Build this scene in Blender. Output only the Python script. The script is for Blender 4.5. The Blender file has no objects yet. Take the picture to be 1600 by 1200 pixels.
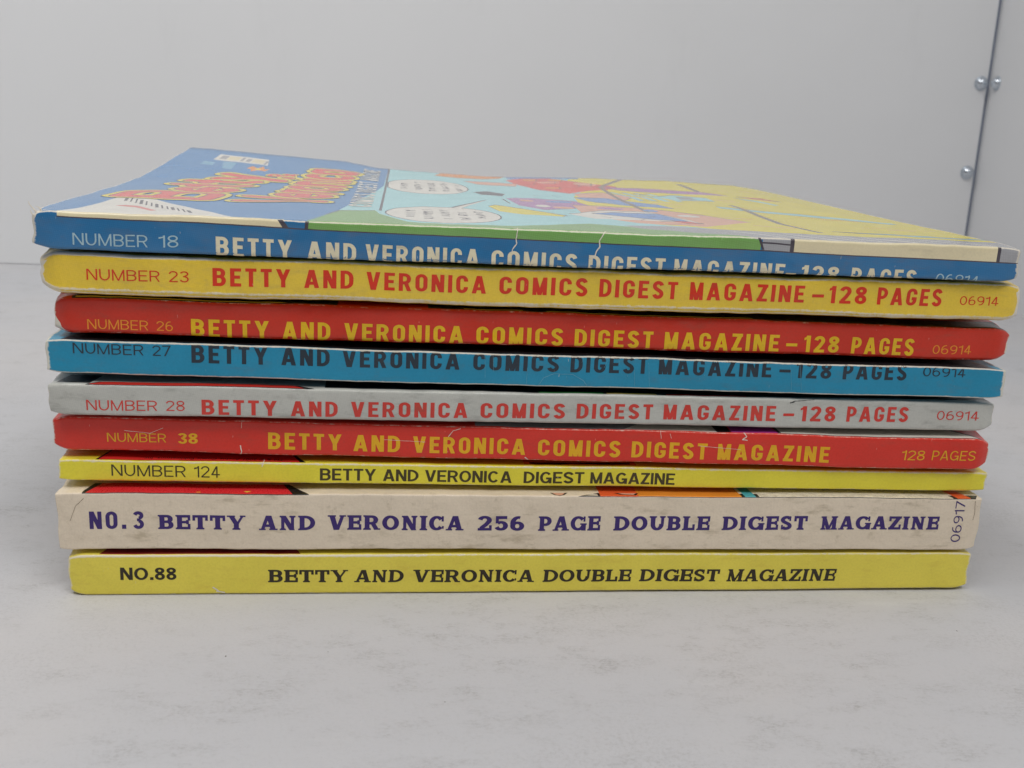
import bpy, bmesh, math, random
import numpy as np
from mathutils import Vector, Matrix, noise
from mathutils.geometry import delaunay_2d_cdt

random.seed(7)
SC = bpy.context.scene
COL = SC.collection
PI = math.pi

# ------------------------------------------------------------------ camera, world, lamps, exposure
cam_data = bpy.data.cameras.new('camera')
cam = bpy.data.objects.new('camera', cam_data)
COL.objects.link(cam)
SC.camera = cam
_r = Vector((0.9936661, -0.10262866, 0.04577161))
_u = Vector((-0.01922568, 0.24605035, 0.96906635))
_f = Vector((0.1107161, 0.96380837, -0.24251879))
CAM_POS = Vector((-0.0029, -0.17476, 0.08191))
cam.matrix_world = Matrix(((_r.x, _u.x, -_f.x, CAM_POS.x), (_r.y, _u.y, -_f.y, CAM_POS.y),
                           (_r.z, _u.z, -_f.z, CAM_POS.z), (0, 0, 0, 1)))
cam_data.sensor_width = 36.0
cam_data.lens = 1669.78 / 1600 * 36.0
cam_data.clip_start = 0.005
cam_data.clip_end = 50.0
cam_data.dof.use_dof = True
cam_data.dof.focus_distance = 0.185
cam_data.dof.aperture_fstop = 55.0

world = bpy.data.worlds.new('World')
SC.world = world
world.use_nodes = True
world.node_tree.nodes['Background'].inputs['Color'].default_value = (0.93, 0.96, 1.0, 1)
world.node_tree.nodes['Background'].inputs['Strength'].default_value = 0.17


def area_lamp(name, loc, target, sx, sy, power, color=(1, 1, 1)):
    d = bpy.data.lights.new(name, 'AREA')
    d.shape = 'RECTANGLE'
    d.size, d.size_y, d.energy, d.color = sx, sy, power, color
    o = bpy.data.objects.new(name, d)
    COL.objects.link(o)
    o.location = loc
    o.rotation_euler = (Vector(target) - Vector(loc)).to_track_quat('-Z', 'Y').to_euler()
    return o


area_lamp('ceiling_tube_lamp', (0.36, -0.42, 0.98), (0.0, 0.05, 0.03), 0.80, 0.20, 7.4, (1.0, 0.985, 0.96))
area_lamp('ceiling_tube_lamp', (-0.36, -0.14, 1.0), (0.0, 0.05, 0.03), 0.80, 0.20, 4.0, (1.0, 0.985, 0.96))

SC.view_settings.view_transform = 'Standard'
SC.view_settings.look = 'None'
SC.view_settings.exposure = 0.0
SC.view_settings.gamma = 1.0
SC.view_settings.use_curve_mapping = False
SC.cycles.use_denoising = True
SC.cycles.max_bounces = 8


# ------------------------------------------------------------------ helpers
def lin(c):
    c = c / 255.0
    return c / 12.92 if c <= 0.04045 else ((c + 0.055) / 1.055) ** 2.4


LIT = 0.66                                  # how bright a white spine is in the photograph (linear)


def seen(r, g, b, k=LIT):                   # colour as the photograph shows it -> base colour of the print
    c = [lin(v) / k for v in (r, g, b)]
    m = max(1.0, max(c) / 0.82)
    return tuple(v / m for v in c)


def tag(o, label=None, cat=None, group=None, kind=None):
    for k, v in (('label', label), ('category', cat), ('group', group), ('kind', kind)):
        if v:
            o[k] = v
    return o


def link_mesh(name, me, parent=None):
    o = bpy.data.objects.new(name, me)
    COL.objects.link(o)
    if parent:
        o.parent = parent
    return o


class Nodes:
    def __init__(self, name):
        self.m = bpy.data.materials.new(name)
        self.m.use_nodes = True
        self.t = self.m.node_tree
        self.b = self.t.nodes['Principled BSDF']

    def n(self, kind, **kw):
        x = self.t.nodes.new(kind)
        for k, v in kw.items():
            if k in x.inputs:
                s = x.inputs[k]
                if hasattr(v, 'bl_rna') and isinstance(v, bpy.types.NodeSocket):
                    self.t.links.new(v, s)
                else:
                    s.default_value = v
            else:
                setattr(x, k, v)
        return x

    def wire(self, a, b):
        self.t.links.new(a, b)

    def math(self, op, a, b=0.0, c=None, clamp=False):
        x = self.t.nodes.new('ShaderNodeMath')
        x.operation = op
        x.use_clamp = clamp
        for i, v in enumerate((a, b) if c is None else (a, b, c)):
            if isinstance(v, bpy.types.NodeSocket):
                self.t.links.new(v, x.inputs[i])
            else:
                x.inputs[i].default_value = v
        return x.outputs[0]

    def mix(self, fac, a, b):
        x = self.t.nodes.new('ShaderNodeMix')
        x.data_type = 'RGBA'
        for s, v in ((x.inputs[0], fac), (x.inputs[6], a), (x.inputs[7], b)):
            if isinstance(v, bpy.types.NodeSocket):
                self.t.links.new(v, s)
            else:
                s.default_value = v if not isinstance(v, tuple) or len(v) == 4 else (*v, 1)
        return x.outputs[2]

    def ramp(self, v, lo, hi):
        x = self.t.nodes.new('ShaderNodeMapRange')
        x.interpolation_type = 'SMOOTHSTEP'
        self.t.links.new(v, x.inputs[0])
        x.inputs[1].default_value, x.inputs[2].default_value = lo, hi
        return x.outputs[0]

    def noise(self, vec, scale, detail=3.0, rough=0.55):
        x = self.t.nodes.new('ShaderNodeTexNoise')
        x.inputs['Scale'].default_value = scale
        x.inputs['Detail'].default_value = detail
        x.inputs['Roughness'].default_value = rough
        self.t.links.new(vec, x.inputs['Vector'])
        return x.outputs['Fac']


PAPER = seen(196, 188, 172)


def ink(name, rgb, rough=0.31, dots=0.0, dirt=0.25, dirt_rgb=None, spec=0.42, wear=1.0, crinkle=0.12, seed=0.0, coat=0.2):
    """Printed cover stock: flat ink with paper showing where the 'wear' attribute and noise say so, grime, faint print screen."""
    N = Nodes(name)
    uv = N.n('ShaderNodeUVMap').outputs[0]
    mp = N.n('ShaderNodeMapping', Vector=uv, Location=(seed * 37.1, seed * 11.7, 0))
    v = mp.outputs[0]
    st = N.n('ShaderNodeMapping', Vector=uv, Scale=(0.34, 1.0, 1.0), Location=(seed * 5.3, seed * 3.1, 0)).outputs[0]
    at = N.n('ShaderNodeAttribute', attribute_name='wear').outputs['Fac']
    # mottled ink
    big = N.noise(v, 0.09, 4.0)
    col = N.mix(N.math('MULTIPLY', N.ramp(big, 0.3, 0.72), 0.42), (*rgb, 1), tuple(min(1, c * 1.16 + 0.015) for c in rgb) + (1,))
    fine = N.noise(v, 2.6, 2.0)
    col = N.mix(N.math('MULTIPLY', N.ramp(fine, 0.35, 0.75), 0.20), col, tuple(c * 0.72 for c in rgb) + (1,))
    if dots > 0:
        sx = N.n('ShaderNodeSeparateXYZ', Vector=N.n('ShaderNodeMapping', Vector=uv, Rotation=(0, 0, 0.6)).outputs[0])
        k = 2 * PI / 0.42
        d = N.math('MULTIPLY', N.math('SINE', N.math('MULTIPLY', sx.outputs[0], k)), N.math('SINE', N.math('MULTIPLY', sx.outputs[1], k)))
        col = N.mix(N.math('MULTIPLY', N.ramp(d, -0.3, 0.7), dots), col, tuple(min(1, c * 1.5 + 0.08) for c in rgb) + (1,))
    # grime in long smears
    dm = N.math('MULTIPLY', N.ramp(N.noise(st, 0.6, 6.0, 0.66), 0.47, 0.72), N.ramp(N.noise(v, 0.08, 3.0), 0.38, 0.60))
    dm = N.math('MAXIMUM', dm, N.math('MULTIPLY', N.ramp(N.noise(v, 0.42, 6.0, 0.7), 0.55, 0.74), 0.7))
    col = N.mix(N.math('MULTIPLY', dm, dirt * 1.15), col, (*(dirt_rgb or (0.14, 0.10, 0.06)), 1))
    # rubbed edges: bare paper
    w = N.math('ADD', N.math('MULTIPLY', at, 1.15 * wear), N.math('MULTIPLY', N.math('SUBTRACT', N.math('MULTIPLY_ADD', N.noise(v, 1.25, 6.0, 0.65), 0.6, N.math('MULTIPLY', N.noise(st, 1.3, 4.0, 0.6), 0.4)), 0.5), 1.5))
    wf = N.ramp(w, 0.55, 0.90)
    col = N.mix(N.math('MULTIPLY', wf, 0.85), col, (*PAPER, 1))
    # hairline scratches
    sc = N.n('ShaderNodeMapping', Vector=uv, Scale=(1.0, 0.22, 1.0), Rotation=(0, 0, 0.2), Location=(seed * 2.2, 4, 0)).outputs[0]
    hl = N.math('MULTIPLY', N.ramp(N.noise(sc, 3.2, 1.0), 0.74, 0.80), N.ramp(N.noise(v, 0.25, 2.0), 0.5, 0.62))
    col = N.mix(N.math('MULTIPLY', hl, 0.4), col, (*PAPER, 1))
    N.wire(col, N.b.inputs['Base Color'])
    N.wire(N.math('ADD', N.math('MULTIPLY', wf, 0.3), N.math('MULTIPLY_ADD', fine, 0.22, rough - 0.1)), N.b.inputs['Roughness'])
    N.b.inputs['Specular IOR Level'].default_value = spec
    N.b.inputs['Coat Weight'].default_value = coat
    N.b.inputs['Coat Roughness'].default_value = 0.09
    bp = N.n('ShaderNodeBump', Strength=crinkle, Distance=0.0006)
    cr = N.n('ShaderNodeMapping', Vector=uv, Scale=(1.0, 0.16, 1.0), Location=(seed * 1.7, seed, 0)).outputs[0]
    hgt = N.math('ADD', N.math('ADD', N.noise(v, 0.55, 4.0, 0.5), N.math('MULTIPLY', wf, 0.25)), N.math('MULTIPLY', N.math('MULTIPLY', N.ramp(N.noise(cr, 0.9, 5.0, 0.6), 0.4, 0.7), N.math('ADD', at, 0.12)), 0.9))
    N.wire(hgt, bp.inputs['Height'])
    N.wire(bp.outputs[0], N.b.inputs['Normal'])
    N.wire(bp.outputs[0], N.b.inputs['Coat Normal'])
    return N.m


def plain(name, rgb, rough=0.7, spec=0.3, var=0.2, scale=400.0):
    N = Nodes(name)
    tc = N.n('ShaderNodeTexCoord').outputs['Object']
    f = N.noise(tc, scale, 4.0)
    col = N.mix(N.math('MULTIPLY', f, var), (*rgb, 1), tuple(c * 0.6 for c in rgb) + (1,))
    N.wire(col, N.b.inputs['Base Color'])
    N.b.inputs['Roughness'].default_value = rough
    N.b.inputs['Specular IOR Level'].default_value = spec
    return N.m


# ------------------------------------------------------------------ setting: table top, white panels, screws
def box_mesh(name, x0, x1, y0, y1, z0, z1, mat, bevel=0.0):
    bm = bmesh.new()
    bmesh.ops.create_cube(bm, size=1.0)
    for v in bm.verts:
        v.co = Vector((x0 + (v.co.x + 0.5) * (x1 - x0), y0 + (v.co.y + 0.5) * (y1 - y0), z0 + (v.co.z + 0.5) * (z1 - z0)))
    if bevel:
        bmesh.ops.bevel(bm, geom=list(bm.edges), offset=bevel, segments=2, affect='EDGES')
    me = bpy.data.meshes.new(name)
    bm.to_mesh(me)
    bm.free()
    me.materials.append(mat)
    return me


def table_material():
    N = Nodes('scuffed_white_board')
    tc = N.n('ShaderNodeTexCoord').outputs['Object']
    base = (0.600, 0.590, 0.600)
    tint = N.noise(tc, 8.0, 3.0)
    col = N.mix(N.ramp(tint, 0.35, 0.65), (*base, 1), (0.565, 0.568, 0.590, 1))
    col = N.mix(N.math('MULTIPLY', N.ramp(N.noise(N.n('ShaderNodeMapping', Vector=tc, Location=(7, 3, 0)).outputs[0], 13.0, 3.0), 0.45, 0.7), 0.5), col, (0.615, 0.595, 0.590, 1))
    st = N.n('ShaderNodeMapping', Vector=tc, Scale=(0.55, 1.0, 1.0), Rotation=(0, 0, 0.25)).outputs[0]
    region = N.ramp(N.noise(tc, 20.0, 5.0, 0.65), 0.34, 0.60)
    patch = N.ramp(N.noise(st, 165.0, 7.0, 0.8), 0.46, 0.70)
    grain = N.ramp(N.noise(st, 1900.0, 3.0, 0.8), 0.42, 0.62)
    sm = N.math('MULTIPLY', N.math('MULTIPLY', patch, region), N.math('MULTIPLY_ADD', grain, 0.85, 0.15))
    col = N.mix(N.math('MULTIPLY', sm, 0.5), col, (0.215, 0.205, 0.185, 1))
    st2 = N.n('ShaderNodeMapping', Vector=tc, Scale=(0.7, 1.0, 1.0), Rotation=(0, 0, -0.3), Location=(3, 1, 0)).outputs[0]
    haze_patch = N.ramp(N.noise(st2, 42.0, 6.0, 0.7), 0.46, 0.72)
    fine = N.noise(tc, 1500.0, 3.0, 0.8)
    col = N.mix(N.math('MULTIPLY', N.math('MULTIPLY', haze_patch, N.ramp(fine, 0.42, 0.66)), 0.26), col, (0.30, 0.29, 0.275, 1))
    col = N.mix(N.math('MULTIPLY', N.ramp(fine, 0.5, 0.75), 0.2), col, (0.40, 0.39, 0.385, 1))
    # a few pale rubbed streaks
    pale = N.ramp(N.noise(N.n('ShaderNodeMapping', Vector=tc, Scale=(0.18, 1.0, 1.0), Rotation=(0, 0, 0.15)).outputs[0], 85.0, 3.0), 0.66, 0.76)
    col = N.mix(N.math('MULTIPLY', pale, 0.35), col, (0.68, 0.68, 0.69, 1))
    a = grain
    # tiny dark specks
    vo = N.n('ShaderNodeTexVoronoi', Vector=N.n('ShaderNodeMapping', Vector=tc, Rotation=(0, 0, 0.8), Scale=(1.5, 0.8, 1.0)).outputs[0], Scale=260.0)
    sp = N.math('MULTIPLY', N.math('LESS_THAN', vo.outputs['Distance'], 0.05), N.math('GREATER_THAN', N.n('ShaderNodeSeparateColor', Color=vo.outputs['Color']).outputs[0], 0.972))
    col = N.mix(N.math('MULTIPLY', sp, 0.75), col, (0.08, 0.07, 0.06, 1))
    N.wire(col, N.b.inputs['Base Color'])
    N.b.inputs['Roughness'].default_value = 0.62
    N.b.inputs['Specular IOR Level'].default_value = 0.25
    bp = N.n('ShaderNodeBump', Strength=0.10, Distance=0.0004)
    N.wire(N.math('ADD', fine, a), bp.inputs['Height'])
    N.wire(bp.outputs[0], N.b.inputs['Normal'])
    return N.m


def panel_material():
    N = Nodes('white_panel')
    tc = N.n('ShaderNodeTexCoord').outputs['Object']
    f = N.noise(tc, 7.0, 4.0)
    col = N.mix(N.ramp(f, 0.3, 0.75), (0.815, 0.82, 0.832, 1), (0.79, 0.795, 0.806, 1))
    st = N.n('ShaderNodeMapping', Vector=tc, Scale=(1.0, 1.0, 0.25)).outputs[0]
    col = N.mix(N.math('MULTIPLY', N.ramp(N.noise(st, 40.0, 5.0, 0.65), 0.56, 0.8), 0.10), col, (0.45, 0.45, 0.45, 1))
    N.wire(col, N.b.inputs['Base Color'])
    N.b.inputs['Roughness'].default_value = 0.5
    N.b.inputs['Specular IOR Level'].default_value = 0.3
    return N.m


M_TABLE, M_PANEL = table_material(), panel_material()
M_GAP_SHADE = plain('gap_shade', (0.26, 0.30, 0.40), 0.6)
o = link_mesh('table_top', box_mesh('table_top', -0.9, 0.9, -0.75, 0.40, -0.03, 0.0, M_TABLE))
tag(o, 'white table top with grey scuff marks under the stack', 'table', None, 'structure')
YW, XS = 0.3745, 0.3028
o = link_mesh('back_wall', box_mesh('back_wall', -0.9, XS - 0.0012, YW, YW + 0.012, 0.0001, 0.62, M_PANEL, 0.0003))
tag(o, 'plain white upright panel behind the stack', 'wall panel', None, 'structure')
j = link_mesh('gap_shade_strip', box_mesh('gap_shade_strip', XS - 0.0011, XS + 0.014, YW + 0.0018, YW + 0.0115, 0.0005, 0.6195, M_GAP_SHADE), o)  # dark strip added behind the open gap, standing in for its shade
me = box_mesh('side_wall', 0.0008, 0.0128, -0.62, 0.0, -0.02, 0.62, M_PANEL, 0.0006)
o = link_mesh('side_wall', me)
o.location = (XS, YW + 0.003, 0)
o.rotation_euler = (0, 0, -0.085)           # the side panel closes in slightly towards the camera
tag(o, 'greyer white side panel meeting the back panel at the seam', 'wall panel', None, 'structure')

N = Nodes('zinc_screw')
N.b.inputs['Base Color'].default_value = (0.66, 0.71, 0.77, 1)
N.b.inputs['Metallic'].default_value = 1.0
N.b.inputs['Roughness'].default_value = 0.24
nz = N.noise(N.n('ShaderNodeTexCoord').outputs['Object'], 900.0, 3.0)
N.wire(N.math('MULTIPLY_ADD', nz, 0.2, 0.18), N.b.inputs['Roughness'])
M_ZINC = N.m


def screw(loc, axis, label):
    """Dome-head screw: lathe of a mushroom head on a thin washer, with a crossed recess."""
    R = 0.0031
    prof = [(0.0, 0.0031)] + [(R * math.sin(t), 0.0004 + 0.0027 * math.cos(t)) for t in [i * PI / 16 for i in range(1, 9)]] + [(R, 0.0)]
    bm = bmesh.new()
    n = 32
    top = bm.verts.new((0, 0, prof[0][1]))
    rings = [[bm.verts.new((r * math.cos(2 * PI * k / n), r * math.sin(2 * PI * k / n), z)) for k in range(n)] for r, z in prof[1:]]
    for k in range(n):
        bm.faces.new((top, rings[0][k], rings[0][(k + 1) % n]))
        for a, b in zip(rings, rings[1:]):
            bm.faces.new((a[k], b[k], b[(k + 1) % n], a[(k + 1) % n]))
    for f in bm.faces:
        f.smooth = True
    me = bpy.data.meshes.new('screw')
    bm.to_mesh(me)
    bm.free()
    me.materials.append(M_ZINC)
    o = link_mesh('screw', me)
    o.location = loc
    o.rotation_euler = Vector(axis).to_track_quat('Z', 'Y').to_euler()
    # washer
    bm = bmesh.new()
    ro, ri, h = 0.0036, 0.0026, 0.00045
    rr = [[bm.verts.new((r * math.cos(2 * PI * k / n), r * math.sin(2 * PI * k / n), z)) for k in range(n)] for r, z in ((ri, 0), (ro, 0), (ro, h), (ri, h))]
    for k in range(n):
        for q in range(4):
            bm.faces.new((rr[q][k], rr[q][(k + 1) % n], rr[(q + 1) % 4][(k + 1) % n], rr[(q + 1) % 4][k]))
    me = bpy.data.meshes.new('washer')
    bm.to_mesh(me)
    bm.free()
    me.materials.append(M_ZINC)
    w = link_mesh('washer', me, o)
    tag(o, label, 'screw', 'dome head screws beside the panel seam')


screw((0.2980, YW, 0.1098), (0, -1, 0), 'upper shiny dome screw in the back panel, just beside the seam')
screw((0.3028, YW - 0.0078, 0.1098), (-0.996, 0.085, 0), 'shiny dome screw in the side panel, across the seam from another screw')
screw((0.2975, YW, 0.0642), (0, -1, 0), 'lower shiny dome screw in the back panel, alone beside the seam')


# ------------------------------------------------------------------ lettering engine: glyphs as unions of pen strokes
def circ(cx, cy, rx, ry, a0, a1, n=12):
    return [(cx + rx * math.cos(math.radians(a0 + (a1 - a0) * i / n)), cy + ry * math.sin(math.radians(a0 + (a1 - a0) * i / n))) for i in range(n + 1)]


def ribbon(pts, hx, hy, closed=False, caps=False):
    out, n = [], len(pts)
    L, R = [], []
    for i in range(n):
        a = pts[(i - 1) % n] if (closed or i > 0) else pts[i]
        b = pts[(i + 1) % n] if (closed or i < n - 1) else pts[i]
        tx, ty = b[0] - a[0], b[1] - a[1]
        l = math.hypot(tx, ty) or 1
        nx, ny = -ty / l, tx / l
        h = math.hypot(hx * nx, hy * ny)
        p = pts[i]
        L.append((p[0] + nx * h, p[1] + ny * h))
        R.append((p[0] - nx * h, p[1] - ny * h))
    for i in range(n if closed else n - 1):
        k = (i + 1) % n
        out.append([L[i], R[i], R[k], L[k]])
    if caps:
        for p in (pts if len(pts) < 4 else (pts[0], pts[-1])):
            out.append([(p[0] + hx * math.cos(t * PI / 6), p[1] + hy * math.sin(t * PI / 6)) for t in range(12)])
    return out


def rect(x0, x1, y0, y1):
    return [(x0, y0), (x1, y0), (x1, y1), (x0, y1)]


def slant(xa, ya, xb, yb, w):
    return [(xa - w / 2, ya), (xa + w / 2, ya), (xb + w / 2, yb), (xb - w / 2, yb)]


COND = dict(hx=.110, hy=.088, R=.30, serif=0, gap=.21, space=.5, W=dict(A=.76, B=.66, C=.63, D=.66, E=.55, G=.64, I=.21, L=.5, M=.74, N=.67, O=.64, P=.62, R=.66, S=.62, T=.56, U=.64, V=.72, Y=.72, Z=.58))
LIGHT = dict(hx=.052, hy=.05, R=.5, serif=0, gap=.13, space=.3, W=dict(A=.74, B=.66, C=.76, D=.74, E=.60, G=.78, I=.11, L=.54, M=.84, N=.72, O=.80, P=.62, R=.68, S=.64, T=.60, U=.70, V=.70, Y=.68, Z=.62))
BOLD = dict(hx=.10, hy=.08, R=.5, serif=0, gap=.09, space=.3, W=dict(A=.84, B=.76, C=.82, D=.78, E=.66, G=.84, I=.20, L=.6, M=.88, N=.76, O=.86, P=.70, R=.76, S=.72, T=.68, U=.74, V=.80, Y=.80, Z=.66))
SERIF = dict(hx=.142, hy=.088, R=.5, serif=1, gap=.12, space=.5, W=dict(A=1.0, B=.86, C=.92, D=.98, E=.82, G=1.0, I=.42, L=.78, M=1.16, N=1.0, O=1.0, P=.84, R=.98, S=.76, T=.86, U=.98, V=1.0, Y=1.0, Z=.84))
SERIF_LIGHT = dict(SERIF, hx=.126, hy=.074, gap=.08)


def strokes(ch, S):
    hx, hy, R, sf = S['hx'], S['hy'], S['R'], S['serif']
    W = S['W'].get(ch, .62 if not sf else .80)
    P = []
    thin = hy * 1.05 if sf else hx
    sl, st = (.085, .10) if sf else (0, 0)
    x0 = hx + sl * .9                                     # left stem centre

    def V(x, ya, yb, h=None, ft=True, fb=True):
        h = h or hx
        P.append(rect(x - h, x + h, ya, yb))
        if sf:
            if fb and ya < .02: P.append(rect(x - h - sl, x + h + sl, 0, st)); P.append([(x - h - sl * .5, st), (x + h + sl * .5, st), (x + h, st + .06), (x - h, st + .06)])
            if ft and yb > .98: P.append(rect(x - h - sl, x + h + sl, 1 - st, 1)); P.append([(x - h, .94 - st), (x + h, .94 - st), (x + h + sl * .5, 1 - st), (x - h - sl * .5, 1 - st)])

    def H(xa, xb, y):
        P.append(rect(xa, xb, y - hy, y + hy))

    def barb(x, y, up, l=.2):                              # serif on the end of an arm
        if sf: P.append(rect(x - .075, x + .075, min(y, y + up * l), max(y, y + up * l)))

    def rib(pts, closed=False):
        P.extend(ribbon(pts, hx, hy, closed))

    def bowl(xr, yt, yb):
        r = min((yt - yb) / 2, R)
        ax = min(r * (1.0 if R < .5 else 1.1), xr - x0 - .02)
        rib([(x0, yt)] + circ(xr - ax, yt - r, ax, r, 90, 0, 8) + circ(xr - ax, yb + r, ax, r, 0, -90, 8) + [(x0, yb)])

    rx = W / 2 - hx
    ry = R - hy

    def loop(a0, a1, ya=None, yb=None):
        """stadium skeleton from angle a0 counter-clockwise to a1"""
        pts = []
        if ya is not None: pts.append((W - hx, ya))
        k = 28
        for i in range(k + 1):
            a = math.radians(a0 + (a1 - a0) * i / k)
            cy = 1 - R if math.sin(a) >= 0 else R
            pts.append((W / 2 + rx * math.cos(a), cy + ry * math.sin(a)))
        if yb is not None: pts.append((W - hx, yb))
        return pts

    if ch == 'O':
        rib(loop(0, 354), True)
    elif ch in 'CG':
        if R < .5:
            rib(loop(0, 360, .655, .345 if ch == 'C' else .42))
        else:
            rib(loop(38, 322 if ch == 'C' else 335))
            if sf:
                P.append(rect(W - .17, W - .05, .62, .98))
                if ch == 'C': P.append(rect(W - .14, W - .04, .12, .30))
        if ch == 'G':
            P.append(rect(W - 2 * hx, W, .0 if R >= .5 else .3, .5))
            H(W * .52, W, .5 - hy) if not sf else P.append(rect(W - 2 * hx - sl, W + sl * .6, .5 - st, .5))
    elif ch == 'D':
        V(x0, 0, 1)
        bowl(W - hx, 1 - hy, hy)
    elif ch == 'B':
        V(x0, 0, 1)
        bowl(W - hx * 1.25, 1 - hy, .52)
        bowl(W - hx, .52, hy)
    elif ch == 'P':
        V(x0, 0, 1)
        bowl(W - hx, 1 - hy, .42)
    elif ch == 'R':
        V(x0, 0, 1)
        bowl(W - hx * 1.2 - (sl if sf else 0), 1 - hy, .46)
        P.append(slant(W - hx - sl * .6, 0, W * .55, .48, 2.05 * hx))
        if sf: P.append(rect(W - 2 * hx - sl, W + .02, 0, st))
    elif ch == 'S':
        q = .26
        pts = circ(W / 2, .72, rx, .28 - hy, 12 if not sf else 25, 180, 12)[:-1]
        b0, b3 = (hx, .73), (W - hx, .27)
        for i in range(11):
            t = i / 10
            c1, c2 = (hx, .50), (W - hx, .50)
            pts.append(tuple((1 - t) ** 3 * b0[k] + 3 * (1 - t) ** 2 * t * c1[k] + 3 * (1 - t) * t * t * c2[k] + t ** 3 * b3[k] for k in (0, 1)))
        pts += circ(W / 2, .28, rx, .28 - hy, 0, -168 if not sf else -155, 12)[1:]
        h = hx if not sf else hx * .95
        P.extend(ribbon(pts, h, hy * 1.15))
        if sf:
            P.append(rect(W - .20, W - .09, .64, .98)); P.append(rect(.07, .18, .02, .36))
    elif ch == 'E':
        V(x0, 0, 1)
        H(x0, W, 1 - hy); H(x0, W * .9, .51); H(x0, W, hy)
        barb(W - .075, 1 - hy, -1, .30); barb(W - .075, hy, 1, .30); barb(W * .9 - .08, .36, 1, .3)
    elif ch == 'L':
        V(x0, 0, 1); H(x0, W, hy); barb(W - .075, hy, 1, .34)
    elif ch == 'T':
        V(W / 2, 0, 1, ft=False); H(0, W, 1 - hy); barb(.075, 1 - hy, -1, .30); barb(W - .075, 1 - hy, -1, .30)
    elif ch == 'I':
        V(W / 2, 0, 1)
    elif ch == 'U':
        h2 = thin
        V(x0, R * .9, 1); V(W - h2 - sl * .9, R * .9, 1, h2)
        rib([(x0, R)] + circ(W / 2, R * .9, W / 2 - x0, R * .9 - hy, 180, 360, 14))
    elif ch == 'N':
        V(x0, 0, 1, thin if sf else hx); V(W - x0, 0, 1, thin if sf else hx, fb=False)
        P.append(slant(W - x0 - .02, 0, x0 + .02, 1, 2.25 * hx))
    elif ch == 'M':
        V(x0, 0, 1, thin if sf else hx * .95); V(W - x0, 0, 1, hx * .95)
        P.append(slant(W / 2, 0, x0, 1, 1.9 * hx)); P.append(slant(W / 2, 0, W - x0, 1, (1.1 if sf else 1.9) * hx))
    elif ch in 'AV':
        a, b = (0, 1) if ch == 'A' else (1, 0)
        wl, wr = (1.15 * thin * 2, 2.2 * hx) if ch == 'A' else (2.2 * hx, 1.15 * thin * 2)
        if not sf: wl = wr = 2.12 * hx
        P.append(slant(wl / 2 + sl * .6, a, W / 2 - (0.02 if not sf else .03), b, wl)); P.append(slant(W - wr / 2 - sl * .6, a, W / 2 + (.02 if not sf else .03), b, wr))
        if not sf: P.append(rect(W / 2 - 1.15 * hx, W / 2 + 1.15 * hx, min(b, abs(b - .08)), max(b, abs(b - .08))))
        if ch == 'A': H(W * .24, W * .76, .27 if not sf else .30)
        if sf:
            for c, w in ((wl / 2 + sl * .6, wl), (W - wr / 2 - sl * .6, wr)):
                P.append(rect(c - w / 2 - sl, c + w / 2 + sl, a if a == 0 else 1 - st, st if a == 0 else 1))
    elif ch == 'Y':
        wl, wr = (2.1 * hx, 2.1 * hx) if not sf else (2.1 * hx, 1.1 * hx)
        V(W / 2, 0, .45, ft=False)
        P.append(slant(W / 2, .40, wl / 2 + sl * .6, 1, wl)); P.append(slant(W / 2 + (hx * .4 if sf else 0), .40, W - wr / 2 - sl * .6, 1, wr))
        if sf:
            P.append(rect(wl / 2 - wl / 2 - sl * .3, wl + sl * 1.6, 1 - st, 1)); P.append(rect(W - wr - sl * 1.6, W + sl * .3, 1 - st, 1))
    elif ch == 'Z':
        H(0, W, 1 - hy); H(0, W, hy)
        P.append(slant(1.25 * hx, hy, W - 1.25 * hx, 1 - hy, 2.3 * hx))
        barb(.09, 1 - hy, -1, .28); barb(W - .075, hy, 1, .30)
    elif ch == '1':
        W = .36
        P.append(rect(W - 2 * hx, W, 0, 1)); P.append([(0, .72), (W - hx, .82), (W - hx, 1), (W - 2 * hx, 1), (W - 2.4 * hx, .90), (0, .86)])
    elif ch == '2':
        ex, ey = W / 2 - hx, .29 - hy
        rib(circ(W / 2, .71, ex, ey, 172, -25, 16) + [(W * .58, .40), (hx * 1.3, hy * 1.6)])
        H(.02, W, hy)
        barb(W - .07, hy, 1, .28)
    elif ch == '3':
        ex = W / 2 - hx
        rib(circ(W / 2, .76, ex * .94, .24 - hy, 165, -80, 16)); rib(circ(W / 2, .27, ex, .27 - hy + .01, 85, -165, 16))
        P.append(rect(W * .38, W * .62, .52 - hy * .9, .52 + hy * .9))
    elif ch == '5':
        P.append(rect(W * .14, W * .92, 1 - 2.3 * hy, 1)); P.append(rect(W * .12, W * .12 + 1.2 * hx, .50, 1))
        rib(circ(W * .5, .33, W / 2 - hx, .33 - hy, 135, -160, 20))
    elif ch == '6':
        rib(circ(W / 2, .32, W / 2 - hx, .32 - hy, 0, 350, 22), True)
        rib(circ(W * .58, .5, W * .58 - hx, .5 - hy, 75, 200, 14))
    elif ch == '0':
        rib(circ(W / 2, .5, W / 2 - hx, .5 - hy, 0, 352, 26), True)
    elif ch == '4':
        P.append(rect(W * .66 - hx, W * .66 + hx, 0, 1)); H(0, W, .27)
        P.append(slant(hx * 1.1, .22 + hy, W * .66 - hx * .2, 1, 2.3 * hx))
    elif ch == '7':
        H(0, W, 1 - hy)
        P.append(slant(W * .30, 0, W - hx * 1.1, 1 - hy, 2.3 * hx))
    elif ch == '9':
        rib(circ(W / 2, .68, W / 2 - hx, .32 - hy, 0, 350, 22), True)
        rib(circ(W * .42, .5, W * .58 - hx, .5 - hy, 20, -105, 14))
    elif ch == '8':
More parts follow.
